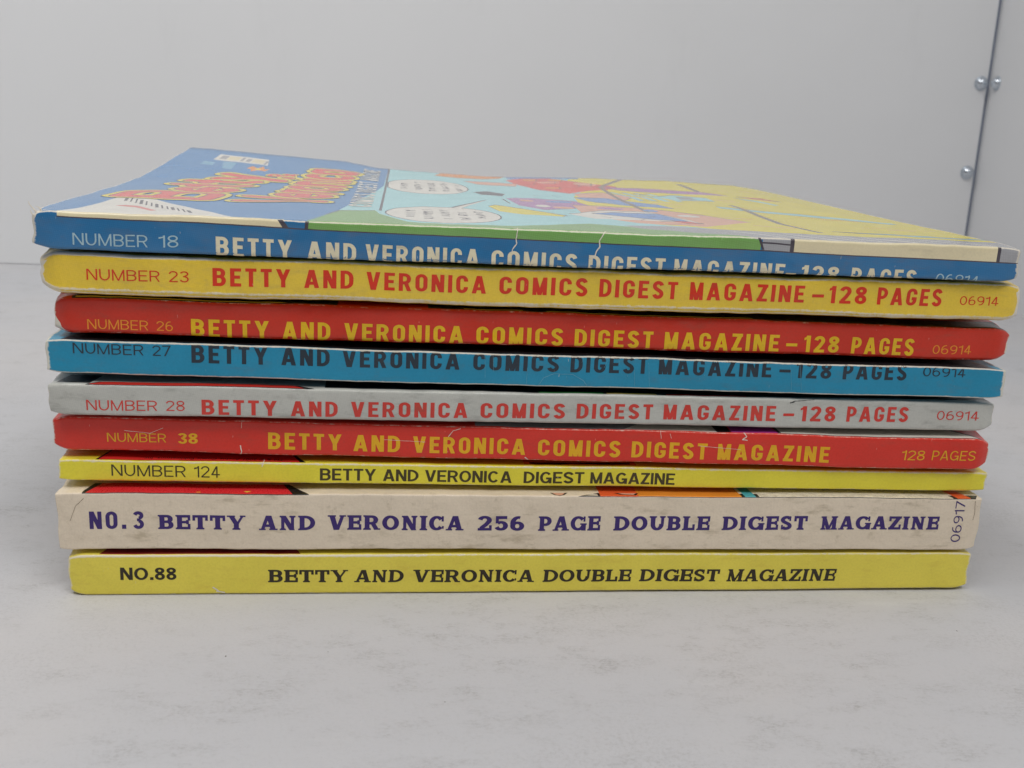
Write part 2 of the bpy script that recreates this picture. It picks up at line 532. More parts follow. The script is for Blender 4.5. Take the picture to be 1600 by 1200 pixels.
        rib(circ(W / 2, .755, (W / 2 - hx) * .92, .245 - hy, 0, 345, 22), True); rib(circ(W / 2, .275, W / 2 - hx, .275 - hy, 0, 345, 22), True)
    elif ch == '.':
        W = 2.3 * hx
        P.append(rect(0.02, W, 0, 2.2 * hx))
    elif ch == '-':
        W = .62
        H(0, W, .42)
    return P, W


def union2d(polys):
    """Exact union of overlapping polygons -> (points, triangles); no two faces overlap."""
    vs, es = [], []
    for p in polys:
        k = len(vs)
        vs += [Vector(q) for q in p]
        es += [(k + i, k + (i + 1) % len(p)) for i in range(len(p))]
    v, e, f, *_ = delaunay_2d_cdt(vs, es, [], 0, 1e-5)
    P = np.array([tuple(q) for q in v])
    F = [t for t in f]
    C = np.array([P[list(t)].mean(axis=0) for t in F])
    keep = np.zeros(len(F), bool)
    for p in polys:
        keep |= inside(C, p)
    return P, [t for t, k in zip(F, keep) if k]


def inside(C, poly):
    r = np.zeros(len(C), bool)
    n = len(poly)
    for i in range(n):
        (xa, ya), (xb, yb) = poly[i], poly[(i + 1) % n]
        if ya == yb:
            continue
        c = ((ya > C[:, 1]) != (yb > C[:, 1])) & (C[:, 0] < (xb - xa) * (C[:, 1] - ya) / (yb - ya) + xa)
        r ^= c
    return r


_gl = {}


def glyph(ch, S, key):
    if (ch, key) not in _gl:
        P, W = strokes(ch, S)
        _gl[(ch, key)] = (*union2d(P), W)
    return _gl[(ch, key)]


def word_strokes(txt, S, key):
    """-> points (cap height 1, x from 0), tris, width"""
    P, F, x = [], [], 0.0
    for ch in txt:
        if ch == ' ':
            x += S['space']; continue
        p, f, w = glyph(ch, S, key)
        k = len(P)
        P += [(a + x, b) for a, b in p]
        F += [tuple(i + k for i in t) for t in f]
        x += w + S['gap']
    return P, F, x - S['gap']


def word_sans(txt, bold=0.0):
    """light grotesque from Blender's built-in face, cap height 1"""
    cu = bpy.data.curves.new('lettering', 'FONT')
    cu.body = txt
    cu.size = 1.0
    cu.resolution_u = 3
    cu.space_character = 1.04
    cu.offset = bold
    cu.fill_mode = 'FRONT'
    ob = bpy.data.objects.new('lettering', cu)
    COL.objects.link(ob)
    dg = bpy.context.evaluated_depsgraph_get()
    dg.update()
    me = ob.evaluated_get(dg).to_mesh()
    P = [(v.co.x, v.co.y) for v in me.vertices]
    F = [tuple(p.vertices) for p in me.polygons]
    ob.evaluated_get(dg).to_mesh_clear()
    bpy.data.objects.remove(ob)
    bpy.data.curves.remove(cu)
    xs = [p[0] for p in P]
    k = 1 / .727
    x0 = min(xs)
    return [((a - x0) * k, b * k) for a, b in P], F, (max(xs) - x0) * k


# ------------------------------------------------------------------ the digests
RC = 0.42                                     # rounding of the folded cover at the spine, mm


class Digest:
    """A square-bound paperback lying flat, spine to the camera. u runs along the spine, h climbs the spine from its
    bottom edge (h<0 back cover, h>T front cover); warp() gives the sag, lift, crushed corners and ripple of old paper. All mm."""
    def __init__(self, idx, x, y, phi, L, ztl, ztr, zbl, zbr, D=126, puff=(0, 0), crush=(.5, .5), recede=(.6, .6), ripple=.05, wear=1.0, lift=None, tilt=0.0, extra=None, rc=.42, wb=1.0, ext=(0, 0)):
        self.idx, self.x, self.y, self.phi, self.L = idx, x, y, phi * .01, L
        self.z = (ztl, ztr, zbl, zbr)
        self.T = ((ztl - zbl) + (ztr - zbr)) / 2
        self.D, self.puff, self.crush, self.recede, self.ripple, self.wear, self.lift, self.tilt, self.extra = D, puff, crush, recede, ripple, wear, lift, tilt, extra
        self.rc, self.wb, self.ext = rc, wb, ext
        self.root = bpy.data.objects.new('comic_digest', None)
        self.root.empty_display_size = 0.01
        COL.objects.link(self.root)
        self.origin = Vector((x, y, zbl)) * 1e-3
        self.root.location = self.origin

    def hb(self, b):
        """cover coordinate (b mm behind the spine, negative = down the spine face) -> h"""
        T, r = self.T, self.rc
        if b <= -r: return T + b
        top = T - r + r * PI / 2
        if b >= r: return top + b - r
        return (T - r) + (b + r) / (2 * r) * (r * PI / 2)

    def prof(self, h, off=0.0):
        T, r = self.T, self.rc
        if h > T - r:
            t = (h - (T - r)) / r
            if t < PI / 2:
                return r - (r + off) * math.cos(t), T - r + (r + off) * math.sin(t)
            return r + (h - (T - r) - r * PI / 2), T + off
        if h < r:
            t = (r - h) / r
            if t < PI / 2:
                return r - (r + off) * math.cos(t), r - (r + off) * math.sin(t)
            return r + (r - h - r * PI / 2), -off
        return -off, h

    def warp(self, u, y, z, fray=True):
        L, T, i = self.L, self.T, self.idx
        ztl, ztr, zbl, zbr = self.z
        t = u / L
        q = z / T
        zb = zbl + (zbr - zbl) * t
        zt = ztl + (ztr - ztl) * t
        qq = min(1, max(0, q))
        Z = zb + q * (zt - zb)
        # ends of the spine: corners knocked in
        el, er = max(0, u), max(0, L - u)
        for e, c, rc in ((el, self.crush[0], self.recede[0]), (er, self.crush[1], self.recede[1])):
            if e < 3.0:
                k = (1 - e / 3.0) ** 2
                fade = max(0, 1 - y / 6.0)
                Z += (0.5 - qq) * 2 * 1.5 * c * k * fade * (.75 + .5 * noise.noise(Vector((i * 3.1, q * 2, e * .3 + c))))
                y += rc * k * fade
        if y < 8:                                          # spread ends of the spine
            u += (self.ext[1] * max(0, 1 - er / 4) ** 2 - self.ext[0] * max(0, 1 - el / 4) ** 2) * (1 - y / 8)
        # old paper: ripple of the edges and of the spine face
        rp = self.ripple
        edge = abs(qq - .5) * 2
        Z += rp * 1.5 * noise.noise(Vector((u * .055 + i * 9.7, y * .03, 3.3 + q * .4))) * (0.35 + .65 * edge)
        Z += rp * .55 * noise.noise(Vector((u * .33 + i * 4.7, y * .1, q * 1.5))) * edge
        y2 = y + rp * 1.5 * noise.noise(Vector((u * .09 + i * 6.1, q * 1.1, 0.5))) + rp * .5 * noise.noise(Vector((u * .42, q * 2.2, i * 2.7)))
        y2 += self.tilt * (qq - .5) * T * max(0, 1 - y / 20)
        if self.puff[0] or self.puff[1]:
            s = min(1, max(0, (y - 5) / 16.0))
            Z += (self.puff[0] * (1 - t) + self.puff[1] * t) * s * s * (3 - 2 * s) * qq
        if self.lift:
            Z += self.lift(u, y) * qq
        # frayed cut ends
        if fray:
            if el < 1.2: u += (1 - el / 1.2) * .30 * noise.noise(Vector((q * 2.6 + i, y * .5, 1.7)))
            if er < 1.2: u -= (1 - er / 1.2) * .30 * noise.noise(Vector((q * 2.6 + i, y * .5, 8.7)))
        c, s = math.cos(self.phi), math.sin(self.phi)
        P = Vector((self.x + u * c - y2 * s, self.y + u * s + y2 * c, Z)) * 1e-3
        return P - self.origin

    def at(self, u, h, off=0.0):
        y, z = self.prof(h, off)
        return self.warp(u, y, z)

    def wear_at(self, u, h):
        T = self.T
        d = min(abs(h - (T - self.rc * .2)), abs(h - self.rc * .2))
        e = min(u, self.L - u)
        w = max(math.exp(-(d / .25) ** 1.3) * (self.wb if h < T / 2 else 1), 1.2 * math.exp(-e / .55))
        if h > T + 2 or h < -2: w = max(.9 * math.exp(-max(0, e) / .7), .0)
        w *= self.wear
        if self.extra: w = max(w, self.extra(u, h))
        return w

    def finish(self, name, P2, F, mats, mi, off, smooth=True, parent=None):
        me = bpy.data.meshes.new(name)
        me.from_pydata([self.at(u, h, off) for u, h in P2], [], F)
        for m in mats:
            me.materials.append(m)
        if mi is not None:
            me.polygons.foreach_set('material_index', mi)
        me.polygons.foreach_set('use_smooth', [smooth] * len(F))
        uv = me.uv_layers.new(name='UVMap')
        li = np.empty(len(me.loops), np.int32)
        me.loops.foreach_get('vertex_index', li)
        A = np.array(P2, dtype=np.float32)
        uv.data.foreach_set('uv', A[li].ravel())
        at = me.attributes.new('wear', 'FLOAT', 'POINT')
        at.data.foreach_set('value', np.array([self.wear_at(u, h) for u, h in P2], np.float32))
        me.update()
        return link_mesh(name, me, parent or self.root)

    def build_cover(self, base, art):
        """art: list of (ink, polygon in (u, h)); later ones print over earlier ones. base: (spine ink, front ink, paper)."""
        T, L, D = self.T, self.L, self.D
        us = [0, .12, .3, .6, 1, 1.5, 2.1, 2.8]
        mid = list(np.linspace(3.6, L - 3.6, 150))
        us = us + mid + [L - a for a in reversed(us)]
        arc = self.rc * PI / 2
        hs = list(np.linspace(self.rc, T - self.rc, max(6, int((T - 2 * self.rc) / .45))))
        up = [T - self.rc + arc * k / 7 for k in range(1, 8)]
        dn = [self.rc - arc * k / 7 for k in range(1, 8)]
        ext = [.3, .7, 1.2, 1.8, 2.5, 3.4, 4.5, 6, 8] + list(np.linspace(11, D - self.rc, 30))
        hs = sorted(hs + up + dn + [up[-1] + e for e in ext] + [dn[-1] - e for e in ext])
        nu, nh = len(us), len(hs)
        vs = [Vector((u, h)) for h in hs for u in us]
        es = [(j * nu + i, j * nu + i + 1) for j in range(nh) for i in range(nu - 1)] + [(j * nu + i, j * nu + nu + i) for j in range(nh - 1) for i in range(nu)]
        lo, hi = hs[0], hs[-1]
        clipped = []
        for m, poly in art:
            pl = [(min(L, max(0, u)), min(hi, max(lo, h))) for u, h in poly]
            clipped.append((m, pl))
            k = len(vs)
            vs += [Vector(p) for p in pl]
            es += [(k + i, k + (i + 1) % len(pl)) for i in range(len(pl))]
        v, e, f, *_ = delaunay_2d_cdt(vs, es, [], 0, 1e-4)
        P = np.array([tuple(q) for q in v])
        F = [tuple(t) for t in f]
        C = np.array([P[list(t)].mean(axis=0) for t in F])
        mats = list(base)
        mi = np.where(C[:, 1] > T - self.rc * .4, 1, 0)
        for m, pl in clipped:
            if m not in mats: mats.append(m)
            k = mats.index(m)
            mi[inside(C, pl)] = k
        o = self.finish('cover', [tuple(p) for p in P], F, mats, mi.astype(np.int32), 0.0)
        sm = o.modifiers.new('sheet_thickness', 'SOLIDIFY')
        sm.thickness = 0.00016
        sm.offset = -1.0
        if o.data.polygons[0].normal.length:                       # keep the sheet's thickness inside
            n = max(o.data.polygons, key=lambda p: -p.center.y if False else p.area).normal
        sm.material_offset_rim = 0
        return o

    def build_pages(self, mat):
        T, L, D = self.T, self.L, self.D
        nu, ny, nz = 60, 26, 6
        us = np.linspace(.35, L - .35, nu)
        ys = [.5 + (D - .9) * (k / (ny - 1)) ** 1.6 for k in range(ny)]
        zs = np.linspace(.30, T - .30, nz)
        bm = bmesh.new()
        V = {}

        def vt(i, j, k):
            if (i, j, k) not in V:
                V[(i, j, k)] = bm.verts.new(self.warp(us[i], ys[j], zs[k], False))
            return V[(i, j, k)]
        for i in range(nu - 1):
            for j in range(ny - 1):
                bm.faces.new((vt(i, j, 0), vt(i, j + 1, 0), vt(i + 1, j + 1, 0), vt(i + 1, j, 0)))
                bm.faces.new((vt(i, j, nz - 1), vt(i + 1, j, nz - 1), vt(i + 1, j + 1, nz - 1), vt(i, j + 1, nz - 1)))
        for k in range(nz - 1):
            for i in range(nu - 1):
                bm.faces.new((vt(i, 0, k), vt(i + 1, 0, k), vt(i + 1, 0, k + 1), vt(i, 0, k + 1)))
                bm.faces.new((vt(i, ny - 1, k), vt(i, ny - 1, k + 1), vt(i + 1, ny - 1, k + 1), vt(i + 1, ny - 1, k)))
            for j in range(ny - 1):
                bm.faces.new((vt(0, j, k), vt(0, j, k + 1), vt(0, j + 1, k + 1), vt(0, j + 1, k)))
                bm.faces.new((vt(nu - 1, j, k), vt(nu - 1, j + 1, k), vt(nu - 1, j + 1, k + 1), vt(nu - 1, j, k + 1)))
        me = bpy.data.meshes.new('page_block')
        bm.to_mesh(me)
        bm.free()
        me.materials.append(mat)
        return link_mesh('page_block', me, self.root)

    def drape(self, name, P2, F, mat, off, maxlen=.5, mats=None, mi=None, parent=None):
        """lay a flat (u,h) triangulation on the paper, cutting long edges so that it follows the surface"""
        bm = bmesh.new()
        bv = [bm.verts.new((u, h, 0)) for u, h in P2]
        for k, t in enumerate(F):
            try:
                fc = bm.faces.new([bv[i] for i in t])
                fc.material_index = int(mi[k]) if mi is not None else 0
            except ValueError:
                pass
        for _ in range(5):
            lg = [e for e in bm.edges if e.calc_length() > maxlen]
            if not lg: break
            bmesh.ops.subdivide_edges(bm, edges=lg, cuts=1, use_grid_fill=False)
            bmesh.ops.triangulate(bm, faces=[f for f in bm.faces if len(f.verts) > 3])
        bmesh.ops.recalc_face_normals(bm, faces=bm.faces)
        bm.verts.index_update()
        P = [(v.co.x, v.co.y) for v in bm.verts]
        FF = [tuple(v.index for v in f.verts) for f in bm.faces]
        mm = [f.material_index for f in bm.faces]
        bm.free()
        return self.finish(name, P, FF, mats or [mat], np.array(mm, np.int32), off, True, parent)

    def line(self, name, style, words, mat, off=.03, shear=0.0):
        """words: (text, u0, u1, h0, h1, cap): each word set between u0 and u1 on a baseline from h0 to h1"""
        P, F = [], []
        for w in words:
            txt, u0, u1, h0, h1, cap = w[:6]
            sh = w[6] if len(w) > 6 else shear
            if style == 'sans': p, f, wd = word_strokes(txt, LIGHT, 'l')
            elif style == 'cond': p, f, wd = word_strokes(txt, COND, 'c')
            elif style == 'bold': p, f, wd = word_strokes(txt, BOLD, 'b')
            elif style == 'serif': p, f, wd = word_strokes(txt, SERIF, 's')
            else: p, f, wd = word_strokes(txt, SERIF_LIGHT, 'sl')
            k = len(P)
            for a, b in p:
                t = a / wd
                P.append((u0 + (u1 - u0) * t + (b - .5) * sh * cap, h0 + (h1 - h0) * t + b * cap))
            F += [tuple(i + k for i in t) for t in f]
        return self.drape(name, P, F, mat, off)

    def cracks(self, name, lines, mat, off=.05):
        for pts, w in lines:
            polys, fine = [], []
            for (a, b), (c, d) in zip(pts, pts[1:]):
                n = max(2, int(math.hypot(c - a, d - b) / .35))
                for i in range(n):
                    t = i / n
                    fine.append((a + (c - a) * t + .05 * noise.noise(Vector((a * 3 + t * 9, b, 1))), b + (d - b) * t + .05 * noise.noise(Vector((c * 2 + t * 9, d, 5)))))
            fine.append(pts[-1])
            ww = [w / 2 * (.55 + .9 * abs(noise.noise(Vector((x * 4, y * 4, 2))))) for x, y in fine]
            for i in range(len(fine) - 1):
                (a, b), (c, d) = fine[i], fine[i + 1]
                l = math.hypot(c - a, d - b) or 1
                nx, ny = -(d - b) / l, (c - a) / l
                polys.append([(a + nx * ww[i], b + ny * ww[i]), (a - nx * ww[i], b - ny * ww[i]), (c - nx * ww[i + 1], d - ny * ww[i + 1]), (c + nx * ww[i + 1], d + ny * ww[i + 1])])
            P, F = union2d(polys)
            self.drape(name, [tuple(q) for q in P], F, mat, off)


def newsprint():
    N = Nodes('newsprint_pages')
    g = N.n('ShaderNodeTexCoord').outputs['Object']
    s = N.n('ShaderNodeMapping', Vector=g, Scale=(0.04, 0.04, 1.0)).outputs[0]
    ln = N.noise(s, 7000.0, 2.0)
    col = N.mix(N.ramp(ln, .35, .65), (.50, .42, .30, 1), (.26, .21, .14, 1))
    N.wire(col, N.b.inputs['Base Color'])
    N.b.inputs['Roughness'].default_value = .9
    N.b.inputs['Specular IOR Level'].default_value = .1
    return N.m


M_PAGES = newsprint()
M_SCUFF = plain('bare_torn_paper', seen(205, 198, 185), .8, .2, .25, 900)
M_SCUFF_DIM = plain('rubbed_print', seen(88, 142, 162), .7, .2, .3, 900)
M_BLACK = ink('black_ink_and_shade', (.012, .011, .013), wear=.8, dirt=0, seed=1)


def ell(cx, cy, rx, ry, n=40, a0=0, a1=360):
    return [(cx + rx * math.cos(math.radians(a0 + (a1 - a0) * i / n)), cy + ry * math.sin(math.radians(a0 + (a1 - a0) * i / n))) for i in range(n)]


def bar(p, q, w):
    l = math.hypot(q[0] - p[0], q[1] - p[1]) or 1
    nx, ny = -(q[1] - p[1]) / l * w / 2, (q[0] - p[0]) / l * w / 2
    return [(p[0] + nx, p[1] + ny), (p[0] - nx, p[1] - ny), (q[0] - nx, q[1] - ny), (q[0] + nx, q[1] + ny)]


GROUP = 'paperback comic digests stacked flat with their spines in front'
TITLE_X = ['BETTY', 'AND', 'VERONICA', 'COMICS', 'DIGEST', 'MAGAZINE', '-', '128', 'PAGES']


def lift18(u, y):
    a = np.interp(u, [0, 18, 42, 51, 81, 106, 133, 152, 160, 163], [5.2, 4.5, 3.4, 1.9, 1.1, 1.6, 2.0, 1.4, .5, .1])
    w = np.interp(y, [0, 5, 24, 40, 50, 69, 85, 99, 115, 131], [0, 0, .03, .055, .075, .15, .33, .55, .78, 1.02])
    return a * w


# ---- 1: blue digest on top, its front cover in view
d = Digest(0, -59.093, -.773, -.207, 162.83, 64.503, 64.078, 58.496, 58.081, D=130.5, crush=(.7, .5), recede=(1.0, .8), ripple=.15, wear=1.0, lift=lift18, rc=0.5, wb=.15, ext=(0.4, 0.7))
tag(d.root, 'topmost digest, with the blue spine and its blue, green and yellow front cover showing', 'comic digest', GROUP)
I_BLUE = ink('blue_print', seen(24, 90, 134), dots=.13, dirt=.25, seed=2, rough=.22, crinkle=.004, spec=.6, coat=.25)
I_PANEL = ink('paler_panel_blue', seen(38, 108, 160), dirt=.12, seed=2.2, rough=.22, crinkle=.004, spec=.6, coat=.25)  # paler blue on the cover panel than on the spine
I_SMUDGE = ink('faded_red_print', seen(186, 112, 104), dirt=.1, seed=2.9, rough=.22, crinkle=.004, spec=.6, coat=.25)
I_CREAM = ink('cream_print', seen(206, 194, 160), dirt=.15, seed=2.4, wear=.6, rough=.22, crinkle=.004, spec=.6, coat=.25)
I_WHITE = ink('white_print', seen(212, 208, 198), dirt=.1, seed=2.7, wear=.3, rough=.22, crinkle=.004, spec=.6, coat=.25)
I_GREEN = ink('green_print', seen(98, 140, 72), dots=.25, dirt=.15, seed=3, rough=.22, crinkle=.004, spec=.6, coat=.25)
I_AQUA = ink('pale_aqua_print', seen(138, 186, 190), dots=.1, dirt=.1, seed=3.3, rough=.22, crinkle=.004, spec=.6, coat=.25)
I_YELLOW = ink('yellow_print', seen(222, 206, 56), dirt=.1, seed=3.7, rough=.22, crinkle=.004, spec=.6, coat=.25)
I_GREY = ink('grey_print', seen(135, 135, 138), dots=.25, dirt=.1, seed=4, rough=.22, crinkle=.004, spec=.6, coat=.25)
I_LINE = ink('dark_outline_print', seen(58, 52, 60), dirt=0, seed=4.1, wear=.5, rough=.22, crinkle=.004, spec=.6, coat=.25)
I_SEAM = ink('soft_board_line_print', seen(112, 100, 92), dirt=0, seed=4.3, wear=.3, rough=.22, crinkle=.004, spec=.6, coat=.25)
I_RED = ink('red_print', seen(196, 62, 48), dirt=.1, seed=4.4, rough=.22, crinkle=.004, spec=.6, coat=.25)
I_ORANGE = ink('orange_print', seen(214, 130, 40), dots=.25, dirt=.1, seed=4.6, rough=.22, crinkle=.004, spec=.6, coat=.25)
I_PURPLE = ink('purple_print', seen(150, 105, 150), dirt=.1, seed=4.8, rough=.22, crinkle=.004, spec=.6, coat=.25)
I_PINK = ink('pink_print', seen(220, 165, 140), dirt=.1, seed=4.9, rough=.22, crinkle=.004, spec=.6, coat=.25)
I_SKY = ink('mid_blue_print', seen(95, 130, 180), dirt=.1, seed=5.1, rough=.22, crinkle=.004, spec=.6, coat=.25)


def cov(pts): return [(u, d.hb(b)) for u, b in pts]


LN = [(0, -.75), (3.65, -.77), (28, -1.02), (48, -1.37), (96, -1.86), (117, -2.07), (122.7, -2.2), (155.5, -2.56), (163, -2.63)]


def ln_b(u): return float(np.interp(u, [p[0] for p in LN], [p[1] for p in LN]))


def strip(u0, u1, b_top):                                      # from the printed black line up to b_top
    us = [u0] + [p[0] for p in LN if u0 < p[0] < u1] + [u1]
    return cov([(u, ln_b(u)) for u in us] + [(u1, b_top), (u0, b_top)])


art = []
A = lambda m, pts: art.append((m, cov(pts)))
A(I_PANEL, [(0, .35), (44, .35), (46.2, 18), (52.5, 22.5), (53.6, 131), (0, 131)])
A(I_AQUA, [(44, .2), (120, .2), (120, 131), (53.6, 131), (53, 80), (46, 19.5)])
art.append((I_GREEN, strip(42.1, 116.9, 1.0)))
A(I_GREEN, [(42.1, .8), (118, .8), (116, 7), (100, 10), (90, 13), (76, 4.2), (66, 3.2), (58, 4.6), (53.2, 16), (52.3, 22.5), (46.1, 19.5), (44.0, 9)])
A(I_YELLOW, [(105, 131), (100, 112), (103, 95), (97, 75), (95, 56), (97, 34), (100, 19), (118.7, 9), (163, 6.3), (163, 131)])
A(I_GREY, [(96, 13), (104, 14.5), (118, 10.5), (163, 7.2), (163, -.3), (116, -.3), (104, 6), (98, 9)])
for k in range(9):                                             # pale rays across the grey ground
    a = 121 + k * 4.6
    A(I_WHITE, [(a, .6), (a + .9 + .3 * (k % 3), .6), (a - 6.2, 9.2 - k * .2), (a - 6.7, 9.2 - k * .2)])
art.append((I_CREAM, strip(122.6, 158.9, .25)))
art.append((I_GREY, strip(117.2, 122.0, .3)))
art.append((I_GREY, strip(159.4, 162.83, 2.5)))
art.append((I_CREAM, strip(3.7, 38.4, .4)))
A(I_WHITE, [(4.0, .3), (5.3, 5.1), (6.5, 15.8), (6.6, 33.1), (10.3, 29.3), (22.0, 12.2), (29.7, 1.5), (30.2, .3)])
for k in range(13):                                            # barcode bars in the white corner box
    a = 8.2 + k * 1.15
    A(I_LINE, bar((a, 26.5 - k * 1.5), (a + 1.2, 19.5 - k * 1.25), .28 if k % 3 else .55))
A(I_SMUDGE, [(9.6, 11.6), (11, 13.2), (13.0, 12.8), (17.2, 7.4), (16.6, 6.2), (13.4, 9.9)])
art.append((I_LINE, cov([(38.2, ln_b(38)), (39.2, ln_b(39)), (38.2, .2), (37.4, .2)])))
art.append((I_LINE, cov([(41.7, ln_b(42)), (42.25, ln_b(42)), (42.4, .1), (41.8, .1)])))
art.append((I_LINE, cov([(116.3, .1), (116.8, .1), (117.6, -2.05), (117.2, -2.05)])))
art.append((I_LINE, cov([(117.0, -.75), (122.2, -.95), (122.2, -1.2), (117.0, -1.0)])))
art.append((I_LINE, cov([(122.0, .2), (122.7, .2), (122.7, -2.2), (122.0, -2.2)])))
art.append((I_LINE, cov([(158.8, .1), (159.4, .1), (159.4, -2.6), (158.8, -2.6)])))
A(I_LINE, [(u, ln_b(u)) for u, _ in LN if u > 2] + [(163, ln_b(163))] + [(u, ln_b(u) - .2) for u, _ in reversed(LN) if u > 2])
A(I_LINE, [(53.0, 22.5), (53.5, 22.5), (54.0, 131), (53.5, 131)])                        # edge of the title panel
A(I_LINE, [(44.2, 10.6), (44.5, 10.6), (46.3, 19.2), (52.4, 22.3), (52.2, 22.7), (46.0, 19.7)])
for (cx, cy, rx, ry, a0, a1) in ((64.6, 20.2, 10.5, 15.4, 0, 360), (63.2, 84, 9.8, 19.5, 0, 360)):      # speech balloons
    art.append((I_LINE, cov([(max(53.8, x), y) for x, y in ell(cx, cy, rx, ry)])))
    art.append((I_WHITE, cov([(max(54.1, x), y) for x, y in ell(cx, cy, rx - .28, ry - .55)])))
A(I_LINE, [(66.4, 34.8), (68.9, 34.6), (75.6, 57)])
A(I_WHITE, [(66.8, 33.8), (68.5, 33.8), (75.0, 54.5)])
rnd = random.Random(3)
for (cx, cy, ry) in ((64.4, 20, 15), (63.6, 84, 18)):          # rows of small hand lettering, too fine to read
    for k in range(5):
        a = cx - 6.6 + k * 3.2
        hw = ry * math.sqrt(max(.1, 1 - ((a - cx) / 9.2) ** 2)) * .62
        y = cy - hw
        while y < cy + hw:
            if rnd.random() < .85:
                A(I_LINE, bar((a + rnd.uniform(-.2, .2), y), (a + rnd.uniform(1.3, 1.9), y + rnd.uniform(-.6, .6)), .62))
                if rnd.random() < .6: A(I_LINE, bar((a + rnd.choice((.1, .8, 1.4)), y), (a + rnd.choice((.1, .8, 1.6)), y + 1.5), .45))
            y += rnd.uniform(1.7, 2.5)
def AO(m, pts, w=.34):                                         # flat colour with an inked outline
    A(m, pts)
    n = len(pts)
    for i in range(n):
        (a0, b0), (a1, b1) = pts[i], pts[(i + 1) % n]
        if (i * 7 + int(a0)) % 5:
            A(I_LINE, [(a0, b0 - w), (a0 + w * .6, b0), (a0, b0 + w), (a1, b1 + w), (a1 + w * .6, b1), (a1, b1 - w)])


# plain beach shapes: parasol, towels, bag and boards in the photograph's colours
AO(I_ORANGE, [(66, 121), (70, 117), (78, 118), (84, 124), (86, 131), (68, 131)])
A(I_LINE, [(70, 129.6), (84, 130), (84, 131), (70, 131)])
AO(I_SKY, [(86, 122), (95, 123), (106, 126), (107, 131), (86, 131)])
AO(I_RED, [(85, 118), (90, 125), (98, 126), (104, 114), (113, 105), (110, 97), (103, 91), (97, 82), (91, 90), (87, 103)])
AO(I_PINK, [(73, 106), (81, 109), (87, 107), (86, 99), (76, 98)])
AO(I_PINK, [(98, 82), (106, 88), (112, 80), (108, 70), (98, 68)])
A(I_LINE, [(73.5, 74.5), (77, 78), (81, 75), (79.5, 68), (75, 69)])
AO(I_PURPLE, [(80, 63), (87, 66), (95, 60), (97, 49), (91, 42), (85, 37), (81, 45)])
AO(I_PINK, [(93, 52), (106, 50), (118, 40), (124, 28), (112, 16), (100, 18), (92, 30)])
AO(I_YELLOW, [(74.2, 40), (76, 44), (79.5, 39), (88, 27), (87, 24.5), (80, 25), (75.6, 30)])
AO(I_WHITE, [(89, 31), (97, 41), (107, 41), (112, 27), (113, 22), (105, 23), (93, 24)])
AO(I_SKY, [(94, 34.5), (99, 37.5), (108, 37.5), (111, 26), (111, 23), (103, 27)])
AO(I_RED, [(107.5, 24), (111, 25), (113, 21.5), (109, 21)])
AO(I_SKY, [(96.5, 72), (104, 74), (113.6, 61), (115, 52), (106, 55), (98, 63)])
AO(I_PURPLE, [(107, 102), (120, 104), (136, 96), (139, 91), (128, 92), (112, 96)])
for k in range(4):                                             # bent pale stripes on the boards
    AO(I_AQUA, [(108 + k * 3, 90), (109.2 + k * 3, 90), (112.5 + k * 3, 80), (113 + k * 3, 71), (111.6 + k * 3, 71), (111 + k * 3, 80)])
AO(I_AQUA, [(117, 83), (124, 88), (131, 84), (131, 76), (122, 74)])
AO(I_GREY, [(123, 83), (127, 84), (127, 78), (123, 78)])
AO(I_AQUA, [(139, 88), (143, 84), (146, 74), (144.6, 73), (141.6, 82)])
AO(I_RED, [(141, 92), (147, 90), (150, 84), (146, 86)])
AO(I_AQUA, [(127, 62), (148, 48), (158, 40), (158, 37), (146, 44), (127, 58)])
AO(I_AQUA, [(136, 17), (155, 13), (163, 12), (163, 10.5), (150, 11.5)])
A(I_SEAM, [(118.5, 131), (120, 131), (108.5, 101), (107.9, 66), (107.2, 40), (106.2, 40), (106.6, 66), (107.3, 102)])
A(I_SEAM, [(132.4, 120), (134.2, 120), (133.6, 98), (132.3, 98)])
A(I_SEAM, [(131.7, 68), (133.0, 68), (132.8, 54), (130.4, 27), (133, 13), (131.8, 13), (129.0, 27), (131.4, 54)])
A(I_LINE, bar((86, 8.5), (90, 6.5), .4)); A(I_LINE, bar((92, 9.5), (96.5, 4.0), .35)); A(I_LINE, bar((79, 60), (79.5, 49), .4))
for k, (a, b) in enumerate(((92, 120), (96, 112), (101, 103), (95, 96), (105, 108), (90, 108), (99, 120))):
    A((I_ORANGE, I_PINK, I_RED)[k % 3], ell(a, b, 2.2 + k % 3, 3.5 - k % 2, 9)); A(I_LINE, bar((a - 2, b - 3), (a + 2.4, b - 1.2), .3)); A(I_LINE, bar((a + 1, b - 4), (a + 2.2, b + 2.5), .3))
for k, (a, b) in enumerate(((84, 58), (88, 52), (91, 58), (86, 46), (90, 44), (100, 46), (108, 44), (114, 36), (106, 20))):
    A((I_PINK, I_PURPLE, I_SKY, I_WHITE)[k % 4], ell(a, b, 1.6 + k % 3 * .7, 2.6, 9)); A(I_LINE, bar((a - 1.6, b - 2.4), (a + 1.8, b - 1.6), .26))
for k in range(26):                                             # grain and folds drawn on boards and cloth
    a, b = rnd.uniform(104, 158), rnd.uniform(12, 118)
    A(I_PINK if k % 3 else I_ORANGE, bar((a, b), (a + rnd.uniform(3, 9), b - rnd.uniform(0, 3)), rnd.uniform(.3, .8)))
for k in range(30):
    a, b = rnd.uniform(78, 118), rnd.uniform(22, 112)
    A(I_LINE, bar((a, b), (a + rnd.uniform(.8, 3.5), b + rnd.uniform(-4, 3)), .26))
